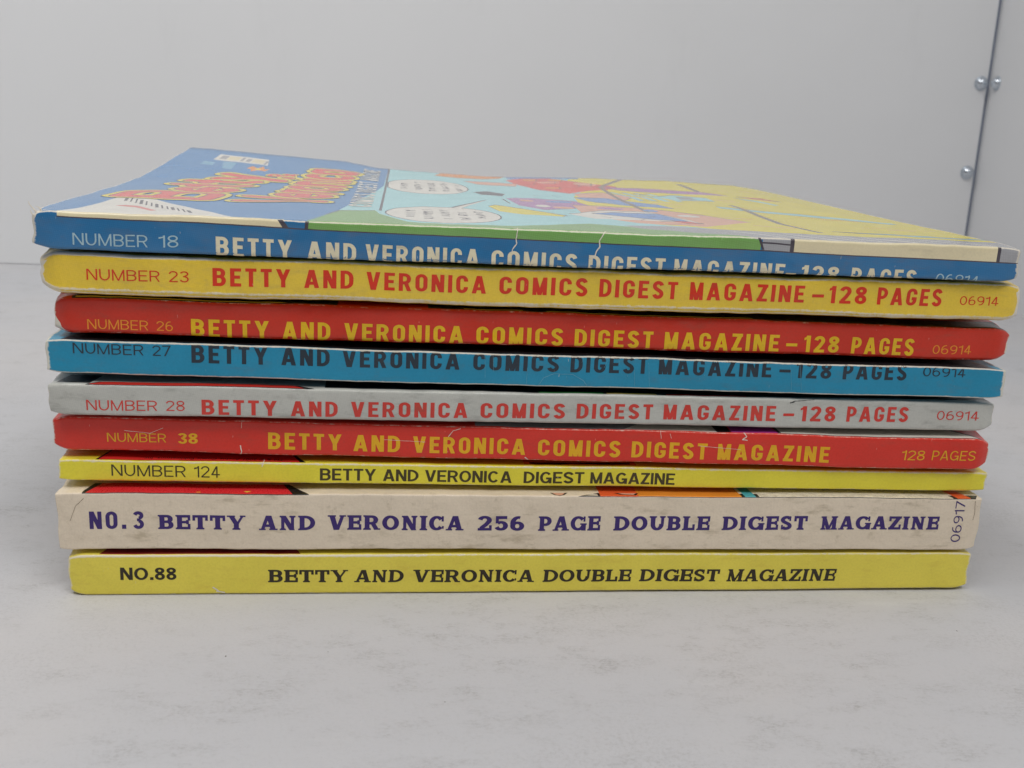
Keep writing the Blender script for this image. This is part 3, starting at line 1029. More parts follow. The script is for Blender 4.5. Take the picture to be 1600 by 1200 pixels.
# far edge: white price box with dark letters, small price figures, orange badge
A(I_WHITE, [(9.6, 109), (9.6, 121), (22.5, 118), (23.6, 105)])
A(I_GREY, [(10.6, 111.5), (10.6, 119), (12.4, 118.5), (12.4, 111)]); A(I_CREAM, [(12.6, 111), (12.6, 118.6), (15.6, 117.8), (15.6, 110.3)])
A(I_GREY, [(16.0, 110), (16.0, 117.6), (16.8, 117.4), (16.8, 109.8)]); A(I_GREY, [(17.4, 109.4), (17.4, 116), (18.6, 115.6), (18.6, 109)])
A(I_CREAM, [(18.9, 109), (18.9, 117), (22.0, 116), (22.0, 107.5)]); A(I_GREY, [(22.2, 107), (22.2, 115), (23.0, 114), (23.0, 106)])
A(I_AQUA, bar((8.0, 104), (11.0, 102.5), .7)); A(I_AQUA, bar((8.0, 100), (11.2, 99), .7)); A(I_AQUA, bar((8.2, 102), (10.8, 101), .5))
for k in range(5):
    A(I_AQUA, bar((12.6 + k * .35, 105.5 - k * 2.6), (16.0 + k * .1, 104.5 - k * 2.6), .8))
A(I_ORANGE, [(19.6, 96), (20.4, 101), (22.0, 98), (23.0, 102.5), (23.8, 97), (25.0, 98), (24.4, 92.5), (22.6, 94), (21.2, 91), (20.8, 95)])
A(I_YELLOW, [(21.4, 96), (22.2, 98), (23.2, 96), (22.4, 94.6)])
A(M_SCUFF, [(0, -1.3), (.5, -.9), (.8, -.2), (1.5, .2), (1.2, .9), (2.0, 1.3), (.9, 2.2), (0, 2.6)])
d.build_cover([I_BLUE, I_BLUE, M_SCUFF], art)
d.build_pages(M_PAGES)
I_CRM_T = ink('cream_lettering', seen(192, 184, 158), dirt=.3, seed=5.5, wear=.4)
I_PALE_T = ink('pale_lettering', seen(140, 164, 172), dirt=.25, seed=5.6, wear=.4)
d.line('issue_number', 'sans', [('NUMBER', 5.9, 17.3, .79, .85, 1.88), ('18', 19.0, 22.0, .91, 1.0, 1.85)], I_PALE_T)
d.line('spine_title', 'cond', [('BETTY', 27.8, 39.7, -.14, -.29, 3.05), ('AND', 42.1, 49.9, -.31, -.41, 3.04), ('VERONICA', 51.4, 69.8, -.43, -.65, 3.03), ('COMICS', 71.8, 86.0, -.67, -.84, 3.02), ('DIGEST', 87.9, 100.9, -.87, -1.02, 3.0), ('MAGAZINE', 102.4, 121.5, -1.04, -1.27, 2.99), ('-', 121.8, 123.6, -1.28, -1.3, 2.98), ('128', 124.5, 131.1, -1.31, -1.39, 2.98), ('PAGES', 133.3, 144.9, -1.41, -1.55, 2.97)], I_CRM_T)
d.line('price_code', 'sans', [('06914', 148.4, 156.2, -.67, -.86, 1.7)], I_PALE_T)
d.cracks('paper_crack', [([(75.9, 6.6), (75.9, 5.6), (75.7, 4.3), (75.8, 3.5), (75.2, 2.6), (75.1, 2.0)], .22),
                         ([(91.5, 6.8), (90.4, 6.1), (90.0, 5.4), (89.5, 4.5), (89.6, 3.5), (89.1, 2.8), (88.9, 2.0), (88.4, 1.6)], .26),
                         ([(75.0, 6.35), (75.9, 6.25), (76.6, 6.4)], .3), ([(88.7, 2.0), (87.9, 1.7)], .3)], M_SCUFF)


def fibre(dg, u, b, pts, w):
    base = dg.at(u, dg.hb(b)) * 1e3
    bm = bmesh.new()
    prev = None
    for i, (dx, dy, dz) in enumerate(pts):
        k = w * (1 - .8 * i / (len(pts) - 1))
        p = base + Vector((dx, dy, dz))
        ring = [bm.verts.new((p + Vector((ox * k, oy * k * .4, oz * k))) * 1e-3) for ox, oy, oz in ((-1, 0, -.3), (0, 1, .3), (1, 0, .3), (0, -1, -.3))]
        if prev:
            for q in range(4):
                bm.faces.new((prev[q], prev[(q + 1) % 4], ring[(q + 1) % 4], ring[q]))
        prev = ring
    me = bpy.data.meshes.new('torn_fibre')
    bm.to_mesh(me)
    bm.free()
    me.materials.append(M_SCUFF)
    link_mesh('torn_fibre', me, dg.root)


fibre(d, .7, .3, [(0, 0, -.1), (-.3, 0, .35), (-.7, .1, .75), (-1.1, .1, 1.25), (-1.25, .1, 1.7)], .17)
fibre(d, 1.3, .6, [(0, 0, -.1), (-.1, 0, .3), (-.4, .1, .55), (-.9, .1, .7)], .2)
fibre(d, .35, -.4, [(.1, 0, 0), (-.3, 0, .3), (-.45, 0, .7), (-.4, 0, 1.0)], .16)


# front-cover title in rounded letters: red with a yellow rim, reading away from the camera
def bubble(ch):
    k = []
    if ch == 'B':
        k = [[(.12, 0), (.12, 1)], [(.12, 1), (.45, 1)] + circ(.42, .77, .22, .23, 85, -90, 8) + [(.12, .54)], [(.12, .54)] + circ(.48, .27, .26, .27, 90, -90, 8) + [(.12, 0)]]; w = 1.02
        k = [[(x * 1.2, y) for x, y in q] for q in k]
    elif ch == 'V': k = [[(.02, 1), (.3, 0), (.62, 1)]]; w = .74
    elif ch == 'e': k = [circ(.26, .33, .25, .31, 0, 315, 16), [(.02, .34), (.5, .34)]]; w = .62
    elif ch == 't': k = [[(.2, .92), (.2, .15), (.34, .02)], [(0, .64), (.42, .64)]]; w = .50
    elif ch == 'y': k = [[(.02, .64), (.22, .08)], [(.48, .64), (.08, -.28)]]; w = .60
    elif ch == 'r': k = [[(.08, 0), (.08, .64)], [(.08, .42), (.2, .6), (.38, .6)]]; w = .46
    elif ch == 'o': k = [circ(.27, .32, .26, .31, 0, 360, 16)]; w = .66
    elif ch == 'n': k = [[(.06, 0), (.06, .64)], [(.06, .4)] + circ(.27, .38, .21, .25, 170, 0, 8) + [(.48, 0)]]; w = .64
    elif ch == 'i': k = [[(.06, 0), (.06, .6)], [(.06, .93), (.06, .94)]]; w = .26
    elif ch == 'c': k = [circ(.26, .32, .25, .31, 50, 310, 14)]; w = .58
    elif ch == 'a': k = [circ(.24, .32, .23, .31, 0, 360, 16), [(.48, .62), (.48, 0)]]; w = .60
    elif ch == '&': k = [[(.5, 0), (.12, .7)] + circ(.26, .8, .13, .16, 200, -20, 8) + [(.05, .25)] + circ(.22, .2, .18, .2, 170, 330, 8) + [(.5, .4)]]; w = .6
    return k, w


def cover_words(lines, pens):
    """each letter in turn printed as dark edge, yellow rim, dark line, red body, so that rims show between letters"""
    layers = []
    for txt, a_base, b0, b1, cap, tilt in lines:
        tot = sum(bubble(c)[1] for c in txt)
        sx = (b1 - b0) / tot
        x = .1
        for ch in txt:
            ks, w = bubble(ch)
            for m, pen in pens:
                for pts in ks:
                    for q in ribbon(pts, pen * 1.25 * cap / sx, pen, caps=True):
                        layers.append((m, [(a_base - y * cap + (x + xx - tot / 2) * tilt * sx, d.hb(b0 + (x + xx) * sx)) for xx, y in q]))
            x += w
    vs, es = [], []
    for _, p in layers:
        k = len(vs)
        vs += [Vector(q) for q in p]
        es += [(k + i, k + (i + 1) % len(p)) for i in range(len(p))]
    v, e, f, *_ = delaunay_2d_cdt(vs, es, [], 0, 1e-4)
    P = np.array([tuple(q) for q in v])
    C = np.array([P[list(t)].mean(axis=0) for t in f])
    mi = np.full(len(C), -1)
    for m, p in layers:
        mi[inside(C, p)] = m
    keep = [k for k in range(len(f)) if mi[k] >= 0]
    return [tuple(q) for q in P], [tuple(f[k]) for k in keep], [int(mi[k]) for k in keep]


LINES = [('Betty', 23.6, 24, 84, 15.0, .10), ('&', 31.5, 82, 90, 5.5, .1), ('Veronica', 43.4, 27, 105, 14.2, .05)]
I_RIM = ink('yellow_rim_print', seen(226, 206, 70), dirt=.05, seed=6.1, wear=.2, rough=.22, crinkle=.004, spec=.6, coat=.25)
I_LOGO = ink('red_logo_print', seen(196, 66, 60), dirt=.05, seed=6.2, wear=.2, rough=.22, crinkle=.004, spec=.6, coat=.25)
P, F, mi = cover_words(LINES, ((0, .200), (1, .186), (0, .118), (2, .098)))
d.drape('cover_title', P, F, I_RIM, .04, 2.0, [I_LINE, I_RIM, I_LOGO], mi)
P, F = [], []
for txt, b0, b1 in (('COMICS', 28.5, 57), ('DIGEST', 61, 86), ('MAGAZINE', 90, 121)):
    p, f, wd = word_strokes(txt, COND, 'c')
    k = len(P)
    P += [(51.6 - y * 4.4, d.hb(b0 + x / wd * (b1 - b0))) for x, y in p]
    F += [tuple(i + k for i in t) for t in f]
d.drape('cover_subtitle', P, F, I_WHITE, .04, 1.2)

# ---- 2: yellow, red lettering
d = Digest(1, -58.312, -.282, .125, 164.09, 57.9, 57.461, 51.361, 50.841, puff=(.5, .5), crush=(1.15, .8), recede=(1.8, 1.4), ripple=.2, wear=1.05, extra=lambda u, h: .78 * math.exp(-((h - .75 - .15 * math.sin(u * .07)) / .36) ** 2) + .55 * math.exp(-u / 1.6) + .45 * math.exp(-((h - 6.2) / .3) ** 2), rc=0.95, ext=(0.9, 1.0))
tag(d.root, 'yellow digest with red lettering and rubbed corners, right under the blue one', 'comic digest', GROUP)
I_Y2 = ink('warm_yellow_print', seen(224, 190, 58), dots=.10, dirt=.3, dirt_rgb=(.42, .30, .14), seed=8, rough=.33, crinkle=.3)
d.build_cover([I_Y2, I_Y2, M_SCUFF], [(M_SCUFF, [(0, 0), (1.9, .1), (1.2, .6), (.6, 1.1), (.35, 2.6), (.6, 3.6), (.4, 4.8), (1.1, 5.6), (0, 6)]), (M_SCUFF, [(164.1, 0), (162.6, .2), (163.4, 1.2), (163.7, 3.5), (163.2, 5.4), (164.1, 6.2)]), (M_SCUFF, [(.2, d.hb(.0)), (3, d.hb(-.25)), (16, d.hb(-.28)), (26, d.hb(-.1)), (27, d.hb(.4)), (10, d.hb(1.4)), (.2, d.hb(1.2))])])
d.build_pages(M_PAGES)
I_R2 = ink('red_lettering', seen(182, 38, 10), dirt=.2, seed=8.3, wear=.8, rough=.33)
d.line('issue_number', 'sans', [('NUMBER', 6.8, 18.1, 2.39, 2.51, 1.78), ('23', 19.5, 22.6, 2.52, 2.56, 1.78)], I_R2)
d.line('spine_title', 'cond', [('BETTY', 26.3, 38.6, 2.11, 2.14, 2.95), ('AND', 40.8, 48.7, 2.14, 2.16, 2.95), ('VERONICA', 50.8, 70.4, 2.16, 2.21, 2.95), ('COMICS', 72.6, 87.4, 2.21, 2.25, 2.95), ('DIGEST', 89.4, 102.8, 2.25, 2.28, 2.96), ('MAGAZINE', 104.9, 124.9, 2.28, 2.33, 2.96), ('-', 126.3, 128.4, 2.33, 2.34, 2.96), ('128', 129.3, 136.1, 2.34, 2.35, 2.96), ('PAGES', 138.1, 149.8, 2.36, 2.38, 2.96)], I_R2)
d.line('price_code', 'sans', [('06914', 153.2, 160.3, 2.71, 2.76, 1.54)], I_R2)

# ---- 3: red, yellow lettering
d = Digest(2, -57.294, 1.481, -.092, 163.18, 50.746, 49.489, 44.647, 43.487, puff=(.5, 1.1), crush=(.9, 1.15), recede=(1.4, 1.5), ripple=.16, wear=.65, rc=0.8, ext=(0.5, 0.95))
tag(d.root, 'red digest with yellow lettering and a price code, between the yellow and the turquoise ones', 'comic digest', GROUP)
I_R3 = ink('scarlet_print', seen(172, 34, 8), dirt=.2, seed=10, rough=.34)
I_DY = ink('ochre_print', seen(196, 168, 60), dirt=.2, seed=10.2)
hb = d.hb
d.build_cover([I_R3, I_R3, M_SCUFF], [
    (M_SCUFF, [(0, .1), (1.7, .15), (1.1, .6), (.9, 1.3), (.3, 2.0), (0, 2.6)]), (M_SCUFF, [(163.2, .3), (162.7, .8), (162.9, 3), (163.2, 4)]),
    (M_BLACK, [(2.8, hb(-.12)), (36, hb(.12)), (45, hb(.3)), (45, hb(6)), (2.8, hb(6))]),
    (I_DY, [(3.3, hb(.25)), (36, hb(.45)), (37, hb(.9)), (3.4, hb(.8))]),
    (M_BLACK, [(60, hb(.25)), (163, hb(.25)), (163, hb(6)), (60, hb(6))]),
    (I_DY, [(66, hb(.45)), (76, hb(.5)), (76, hb(.8)), (66, hb(.8))]), (I_DY, [(80, hb(.5)), (116, hb(.5)), (116, hb(.75)), (80, hb(.75))])])
d.build_pages(M_PAGES)
I_YT = ink('gold_lettering', seen(200, 160, 4), dirt=.15, seed=10.5, wear=.7)
I_YN = ink('thin_gold_lettering', seen(196, 122, 24), dirt=.15, seed=10.6, wear=.7)
d.line('issue_number', 'sans', [('NUMBER', 5.0, 14.6, .73, .78, 1.62), ('26', 15.9, 18.5, .78, .8, 1.6)], I_YN)
d.line('spine_title', 'cond', [('BETTY', 21.4, 33.9, .04, .1, 2.94), ('AND', 36.1, 43.9, .11, .15, 2.94), ('VERONICA', 46.2, 66.0, .16, .26, 2.95), ('COMICS', 68.2, 83.0, .27, .34, 2.96), ('DIGEST', 85.0, 98.6, .35, .42, 2.97), ('MAGAZINE', 100.6, 121.0, .43, .53, 2.98), ('-', 122.3, 124.3, .54, .55, 2.98), ('128', 125.5, 131.9, .56, .59, 2.98), ('PAGES', 134.2, 145.7, .6, .66, 2.99)], I_YT)
d.line('price_code', 'sans', [('06914', 149.2, 156.4, 1.11, 1.2, 1.56)], I_YN)

# ---- 4: turquoise, black lettering
d = Digest(3, -58.718, .668, -.555, 163.6, 43.706, 42.368, 38.135, 36.89, puff=(.85, 1.0), crush=(.35, .3), recede=(.3, .5), ripple=.13, wear=1.1, rc=0.35, ext=(0.1, 0.9))
tag(d.root, 'turquoise digest with black lettering and white scuffs along its spine', 'comic digest', GROUP)
I_T4 = ink('turquoise_print', seen(14, 116, 148), dirt=.2, seed=12, rough=.40)
hb = d.hb
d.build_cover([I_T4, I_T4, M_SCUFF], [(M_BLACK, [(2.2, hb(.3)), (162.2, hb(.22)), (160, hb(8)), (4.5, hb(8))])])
d.build_pages(M_PAGES)
I_K4 = ink('blue_black_lettering', seen(20, 34, 46), dirt=.1, seed=12.4, wear=.95)
d.line('issue_number', 'sans', [('NUMBER', 4.2, 15.3, 3.33, 3.34, 1.74), ('27', 16.7, 19.6, 3.34, 3.34, 1.72)], I_K4)
d.line('spine_title', 'cond', [('BETTY', 22.9, 35.2, 2.35, 2.40, 2.96), ('AND', 37.4, 45.3, 2.42, 2.46, 2.96), ('VERONICA', 47.4, 66.9, 2.47, 2.56, 2.95), ('COMICS', 69.2, 83.8, 2.57, 2.65, 2.95), ('DIGEST', 85.8, 99.2, 2.66, 2.75, 2.95), ('MAGAZINE', 101.1, 121.1, 2.75, 2.85, 2.95), ('-', 122.5, 124.5, 2.85, 2.86, 2.95), ('128', 125.5, 131.9, 2.87, 2.9, 2.95), ('PAGES', 134.0, 145.6, 2.9, 2.97, 2.94)], I_K4)
d.line('price_code', 'sans', [('06914', 148.6, 156.5, 3.8, 3.8, 1.65)], I_K4)
sc = [([(80.5, .34), (81.3, 1.6), (83.0, 2.32), (86.3, 2.31), (88.2, 1.24), (88.9, .2)], .11)]
for a, b, c, e in ((71.1, 5.2, 71.3, 1.3), (72.5, 5.3, 72.7, 2.4), (78.4, 3.2, 78.4, .4), (96.9, 3.4, 97.1, .3), (99.3, 4.6, 99.7, .4), (124.4, 4.9, 125.1, .6), (126.1, 5.2, 126.9, .4), (92.3, 5.4, 91.6, 3.6), (94.0, 5.4, 94.2, 4.2), (104.5, 5.4, 104.2, 4.3), (113.6, 5.4, 113.2, 4.4), (88.0, 5.4, 87.7, 4.4), (66.8, 5.4, 66.7, 4.6)):
    sc.append(([(a, b), (c, e)], .06))
d.cracks('paper_crack', sc, M_SCUFF_DIM)

# ---- 5: grey, red lettering
d = Digest(4, -58.211, -.667, .841, 162.958, 36.776, 35.924, 31.471, 30.621, puff=(1.1, .8), crush=(.35, .7), recede=(.5, 1.1), ripple=.1, wear=.55, rc=0.55, ext=(0.25, 0.65))
tag(d.root, 'light grey digest with red lettering', 'comic digest', GROUP)
I_G5 = ink('light_grey_print', seen(158, 158, 152), dots=.10, dirt=.34, dirt_rgb=(.14, .14, .12), seed=14, rough=.34)
I_R5 = ink('brick_red_print', seen(178, 40, 30), dirt=.1, seed=14.2)
I_GR5 = ink('leaf_green_print', seen(50, 140, 60), dirt=.1, seed=14.3)
hb = d.hb
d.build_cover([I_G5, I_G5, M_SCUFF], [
    (M_BLACK, [(.9, hb(1.0)), (6.2, hb(.9)), (7, hb(6)), (2, hb(6))]),  # shade of the overhang painted in black, together with dark print
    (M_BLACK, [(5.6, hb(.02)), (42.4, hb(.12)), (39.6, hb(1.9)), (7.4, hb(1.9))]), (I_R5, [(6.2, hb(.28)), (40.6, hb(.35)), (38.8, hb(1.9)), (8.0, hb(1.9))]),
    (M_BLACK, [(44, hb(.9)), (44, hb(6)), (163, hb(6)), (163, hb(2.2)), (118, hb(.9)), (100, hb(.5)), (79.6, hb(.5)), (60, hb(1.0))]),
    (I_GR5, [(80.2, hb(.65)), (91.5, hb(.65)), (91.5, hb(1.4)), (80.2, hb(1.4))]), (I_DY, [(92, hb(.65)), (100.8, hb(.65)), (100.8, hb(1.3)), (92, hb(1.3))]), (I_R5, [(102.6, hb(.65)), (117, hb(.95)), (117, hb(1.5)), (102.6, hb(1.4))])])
d.build_pages(M_PAGES)
I_L5 = ink('faded_red_lettering', seen(174, 44, 34), dirt=.3, seed=14.5, wear=.5)
d.line('issue_number', 'sans', [('NUMBER', 5.7, 16.9, .91, .98, 1.72), ('28', 18.3, 21.3, .98, 1.0, 1.74)], I_L5)
d.line('spine_title', 'cond', [('BETTY', 24.0, 36.2, .4, .5, 2.6), ('AND', 38.5, 46.2, .52, .59, 2.6), ('VERONICA', 48.4, 68.0, .61, .78, 2.62), ('COMICS', 70.2, 84.8, .8, .93, 2.64), ('DIGEST', 86.8, 100.2, .95, 1.07, 2.67), ('MAGAZINE', 102.1, 122.3, 1.08, 1.26, 2.71), ('-', 123.7, 125.7, 1.27, 1.29, 2.74), ('128', 126.8, 133.3, 1.3, 1.36, 2.75), ('PAGES', 135.4, 146.9, 1.38, 1.48, 2.77)], I_L5)
d.line('price_code', 'sans', [('06914', 152.3, 160.2, 2.0, 2.05, 1.70)], I_L5)
d.cracks('pen_mark', [([(124.8, 4.6), (125.6, 4.95), (127.6, 5.1), (129.2, 5.25)], .12), ([(124.7, 4.6), (125.5, 4.75)], .2)], M_BLACK)

# ---- 6: red, yellow lettering with page count
d = Digest(5, -58.682, 1.75, -1.35, 163.05, 30.574, 29.46, 24.704, 23.52, puff=(.7, 1.0), crush=(.7, .8), recede=(1.0, 1.3), ripple=.13, wear=.65, rc=0.5, ext=(0.3, 0.7))
tag(d.root, 'red digest with a page count at its right end, under the light grey one', 'comic digest', GROUP)
I_R6 = ink('tomato_red_print', seen(180, 36, 20), dirt=.15, seed=16, rough=.36)
I_W6 = ink('white_cover_print', seen(205, 200, 190), dirt=.15, seed=16.2)
I_P6 = ink('magenta_print', seen(150, 50, 130), dirt=.1, seed=16.3)
hb = d.hb
d.build_cover([I_R6, I_R6, M_SCUFF], [
    (I_GREY, [(70, hb(.5)), (101, hb(.3)), (101, hb(6)), (70, hb(6))]), (I_W6, [(96, hb(.5)), (112.6, hb(.3)), (112.6, hb(6)), (101, hb(6))]),
    (M_BLACK, [(112.6, hb(.3)), (115.2, hb(.3)), (115.2, hb(6)), (112.6, hb(6))]), (I_P6, [(115.2, hb(.3)), (123.6, hb(.3)), (123.0, hb(6)), (115.8, hb(6))]),
    (M_BLACK, [(123.6, hb(.22)), (161.8, hb(.22)), (158, hb(6)), (123.6, hb(6))]), (I_W6, [(124.2, hb(.42)), (161.0, hb(.42)), (157, hb(6)), (124.2, hb(6))])])
d.build_pages(M_PAGES)
I_Y6 = ink('amber_lettering', seen(206, 154, 4), dirt=.12, seed=16.5, wear=.6)
d.line('issue_number', 'sans', [('NUMBER', 8.6, 18.2, 1.6, 1.68, 1.59)], I_Y6)
d.line('issue_number', 'bold', [('38', 20.1, 23.4, 1.61, 1.64, 1.85)], I_Y6)
d.line('spine_title', 'cond', [('BETTY', 35.0, 47.3, 1.08, 1.06, 2.89), ('AND', 49.3, 57.2, 1.05, 1.04, 2.89), ('VERONICA', 59.4, 78.8, 1.03, 1.0, 2.9), ('COMICS', 81.0, 95.5, .99, .97, 2.91), ('DIGEST', 97.5, 111.0, .96, .94, 2.91), ('MAGAZINE', 112.9, 133.3, .93, .89, 2.92)], I_Y6)
d.line('page_count', 'sans', [('128', 146.8, 151.1, 1.7, 1.74, 1.8), ('PAGES', 152.5, 160.6, 1.76, 1.84, 1.81)], I_Y6, shear=.04)
d.cracks('paper_crack', [([(30.4, 1.6), (30.6, .6), (30.3, -.2)], .22), ([(11.5, 3.7), (15.6, 3.3), (17.8, 4.3)], .08), ([(65.4, 4.0), (66.2, 5.1), (67.5, 5.5)], .14), ([(54.5, 3.2), (61.5, 2.95)], .07), ([(102.4, 6.0), (102.6, 4.5)], .1), ([(104.1, 5.4), (104.4, 4.6)], .08), ([(117.4, 5.9), (117.9, 5.2), (117.1, 4.7), (118.1, 4.6)], .25), ([(78.8, .6), (79.4, .15)], .2), ([(30.7, 6.0), (30.6, 4.6)], .06), ([(109.5, 3.4), (117, 2.9)], .07)], M_SCUFF)

# ---- 7: thin yellow, olive lettering
d = Digest(6, -57.795, .75, .1, 163.2, 23.337, 22.798, 19.671, 19.116, puff=(1.1, .6), crush=(.2, .2), recede=(.2, .3), ripple=.07, wear=.85, extra=lambda u, h: .95 * math.exp(-((h - 3.45) / .24) ** 2), rc=0.35, ext=(0.1, 0.3))
tag(d.root, 'thinnest digest, lemon yellow with small dark olive lettering', 'comic digest', GROUP)
I_Y7 = ink('lemon_yellow_print', seen(214, 202, 50), dirt=.06, seed=18, rough=.33, wear=.8)
I_R7 = ink('crimson_print', seen(190, 40, 36), dirt=.1, seed=18.2)
hb = d.hb
d.build_cover([I_Y7, I_Y7, M_SCUFF], [
    (M_BLACK, [(5.8, hb(.25)), (40.4, hb(.25)), (37.4, hb(6)), (7.2, hb(6))]), (I_R7, [(6.3, hb(.42)), (39.4, hb(.42)), (37.0, hb(6)), (7.5, hb(6))]),
    (M_BLACK, [(41, hb(.75)), (56, hb(.95)), (56, hb(1.1)), (41, hb(.9))]),
    (I_ORANGE, [(78, hb(1.1)), (98, hb(.9)), (98, hb(6)), (78, hb(6))]), (M_BLACK, [(79, hb(1.3)), (84, hb(1.0)), (87, hb(1.5)), (93, hb(1.0)), (97, hb(1.4)), (97, hb(2.2)), (79, hb(2.2))])])
d.build_pages(M_PAGES)
I_K7 = ink('olive_lettering', seen(52, 42, 4), dirt=.05, seed=18.4, wear=.5)
d.line('issue_number', 'sans', [('NUMBER', 8.4, 20.5, .95, .88, 1.98), ('124', 21.9, 26.1, .87, .85, 2.0)], I_K7)
d.line('spine_title', 'bold', [('BETTY', 42.8, 52.3, .61, .6, 2.13), ('AND', 53.5, 59.6, .6, .59, 2.13), ('VERONICA', 60.7, 75.8, .59, .57, 2.12), ('DIGEST', 77.9, 88.6, .57, .56, 2.11), ('MAGAZINE', 89.7, 104.9, .56, .54, 2.1)], I_K7)
p, f, wd = word_sans('TM & © 2001 Archie Comic Publications, Inc.')
d.drape('copyright_line', [(36.6 - x / wd * 23.4, d.hb(2.0 - y * 1.15)) for x, y in p], f, M_BLACK, .03)
d.cracks('paper_crack', [([(33.3, 4.9), (33.4, 3.9), (33.1, 2.9)], .2)], M_SCUFF)

# ---- 8: thick cream, purple lettering
d = Digest(7, -58.032, -1.493, .514, 162.11, 18.264, 18.365, 8.232, 8.237, puff=(1.2, .65), crush=(.15, .25), recede=(.2, .6), ripple=.12, wear=.5, rc=0.35, ext=(-0.2, 0.8))
tag(d.root, 'thickest digest, dingy cream with purple serif lettering', 'comic digest', GROUP)
I_C8 = ink('dingy_cream_print', seen(192, 179, 160), dirt=.42, dirt_rgb=(.30, .23, .12), seed=20, rough=.42, crinkle=.25)
I_R8 = ink('cherry_print', seen(188, 36, 44), dirt=.05, seed=20.2, rough=.28, crinkle=.22)
I_S8 = ink('shiny_white_print', seen(200, 192, 176), dirt=.1, seed=20.4, rough=.25, crinkle=.6)
I_B8 = ink('teal_print', seen(60, 140, 150), dots=.25, dirt=.1, seed=20.5)
I_OR8 = ink('red_orange_print', seen(206, 80, 32), dots=.3, dirt=.1, seed=20.6)
hb = d.hb
d.build_cover([I_C8, I_C8, M_SCUFF], [
    (M_BLACK, [(4.3, hb(-.05)), (41.4, hb(-.1)), (37.6, hb(5)), (5.2, hb(5)), (4.3, hb(1.2))]), (I_R8, [(4.8, hb(.22)), (38.6, hb(.2)), (36.6, hb(5)), (6.4, hb(5))]),
    (I_DY, [(30.3, hb(1.6)), (31.6, hb(1.6)), (30.95, hb(.9))]), (I_DY, ell(23.0, hb(.75), .35, .25, 12)), (I_R8, ell(23.0, hb(.75), .2, .14, 12)),
    (M_BLACK, [(82.8, hb(1.6)), (83.5, hb(.5)), (84.4, hb(.15)), (85.2, hb(.5)), (86.0, hb(1.6))]), (I_PINK, [(83.2, hb(1.6)), (83.8, hb(.6)), (84.4, hb(.35)), (84.9, hb(.6)), (85.5, hb(1.6))]),
    (M_BLACK, [(87.6, hb(-.1)), (88.6, hb(.35)), (91.4, hb(1.6)), (162, hb(1.6)), (161, hb(-.12)), (91, hb(-.14))]),
    (I_S8, [(88.4, hb(.12)), (91.2, hb(.14)), (91.2, hb(.45))]), (I_S8, [(89.2, hb(.62)), (91.2, hb(.62)), (91.2, hb(1.0)), (90.2, hb(1.2))]),
    (I_OR8, [(91.6, hb(.02)), (98.4, hb(.02)), (98.4, hb(5)), (91.6, hb(5))]), (I_ORANGE, [(98.4, hb(.02)), (117.2, hb(.02)), (116.9, hb(5)), (98.4, hb(5))]),
    (M_BLACK, [(94.2, hb(1.5)), (95.2, hb(.75)), (98.0, hb(.4)), (98.7, hb(1.5))]), (I_PINK, [(95.0, hb(1.5)), (95.7, hb(.95)), (97.6, hb(.68)), (98.2, hb(1.5))]),
    (I_B8, [(117.8, hb(.04)), (119.8, hb(.04)), (119.5, hb(5)), (117.5, hb(5))]), (I_S8, [(120.4, hb(.06)), (157.0, hb(.06)), (155.6, hb(5)), (120.2, hb(5))]),
    (I_OR8, [(157.8, hb(.06)), (160.2, hb(.06)), (159, hb(5)), (156.6, hb(5))])])
d.build_pages(M_PAGES)
I_V8 = ink('violet_lettering', seen(40, 18, 88), dirt=.05, seed=20.8, wear=.4)
d.line('issue_number', 'cond', [('NO.', 5.3, 11.2, 3.71, 3.72, 3.13), ('3', 12.3, 14.1, 3.73, 3.73, 3.14)], I_V8)
d.line('spine_title', 'serif', [('BETTY', 16.4, 30.7, 3.68, 3.66, 2.58), ('AND', 33.1, 42.4, 3.65, 3.64, 2.6), ('VERONICA', 44.6, 67.7, 3.64, 3.6, 2.66), ('256', 70.2, 78.4, 3.6, 3.59, 2.72), ('PAGE', 80.9, 91.9, 3.6, 3.66, 2.70), ('DOUBLE', 94.3, 111.7, 3.67, 3.77, 2.66), ('DIGEST', 114.0, 129.8, 3.78, 3.87, 2.6), ('MAGAZINE', 132.2, 154.8, 3.88, 4.01, 2.55)], I_V8)
p, f, wd = word_strokes('06917', LIGHT, 'l')
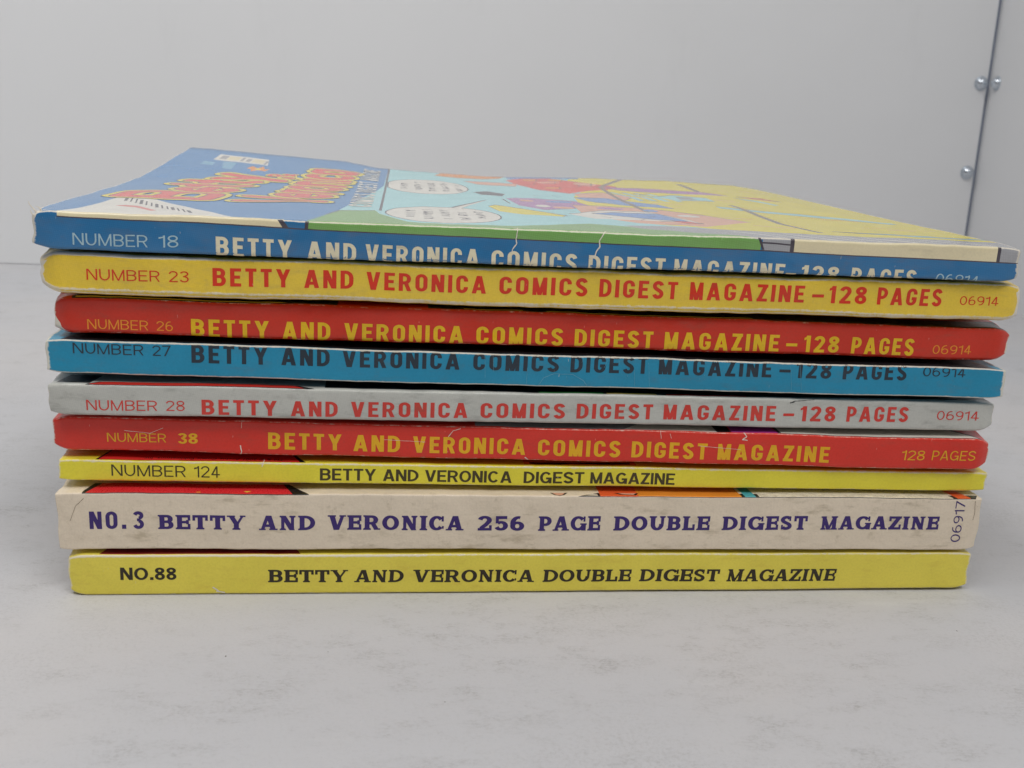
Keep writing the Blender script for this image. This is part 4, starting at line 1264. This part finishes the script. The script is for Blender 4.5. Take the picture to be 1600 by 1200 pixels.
d.drape('price_code', [(159.3 - y * 1.75, 1.62 + x / wd * 8.0) for x, y in p], f, I_V8, .03)
d.cracks('paper_crack', [([(160.9, 9.6), (161.2, 7.2), (161.0, 5.8)], .1), ([(4.6, 9.2), (3.2, 7.8), (2.2, 5.2)], .08)], plain('crease_grime', (.22, .15, .09), .8))

# ---- 9: bottom, yellow with dark serif lettering
d = Digest(8, -56.474, -1.807, .841, 160.56, 7.384, 7.541, .03, .42, puff=(.75, .6), crush=(.7, .4), recede=(.5, .4), ripple=.06, wear=.75, extra=lambda u, h: (.95 if u < 60 else .7) * math.exp(-((h - 7.05) / .32) ** 2), rc=0.4, ext=(0, 0.2))
tag(d.root, 'bottom digest resting on the table, yellow with dark serif lettering', 'comic digest', GROUP)
I_Y9 = ink('butter_yellow_print', seen(224, 208, 78), dirt=.26, dirt_rgb=(.60, .40, .05), seed=22, rough=.40)
I_M9 = ink('maroon_print', seen(120, 30, 30), dirt=.1, seed=22.2)
hb = d.hb
d.build_cover([I_Y9, I_Y9, M_SCUFF], [(I_M9, [(5.0, hb(.35)), (38.4, hb(.35)), (36.4, hb(5)), (6.5, hb(5))])])
d.build_pages(M_PAGES)
I_K9 = ink('dark_brown_lettering', seen(30, 22, 4), dirt=.05, seed=22.4, wear=.3)
d.line('issue_number', 'bold', [('NO.88', 8.4, 17.6, 2.79, 2.72, 2.23)], I_K9)
d.line('spine_title', 'serif_light', [('BETTY', 32.9, 46.4, 2.2, 2.12, 2.27, .0), ('AND', 47.7, 56.1, 2.11, 2.06, 2.28, .05), ('VERONICA', 57.8, 79.0, 2.05, 1.93, 2.3, .03), ('DOUBLE', 80.7, 96.6, 1.93, 1.87, 2.32, .05), ('DIGEST', 98.2, 112.9, 1.86, 1.81, 2.34, .08), ('MAGAZINE', 114.3, 134.9, 1.8, 1.73, 2.36, .12)], I_K9)
d.cracks('paper_crack', [([(23.6, 1.3), (24.2, .9), (24.6, .5)], .35), ([(24.2, .6), (25.6, .35)], .3)], M_SCUFF)
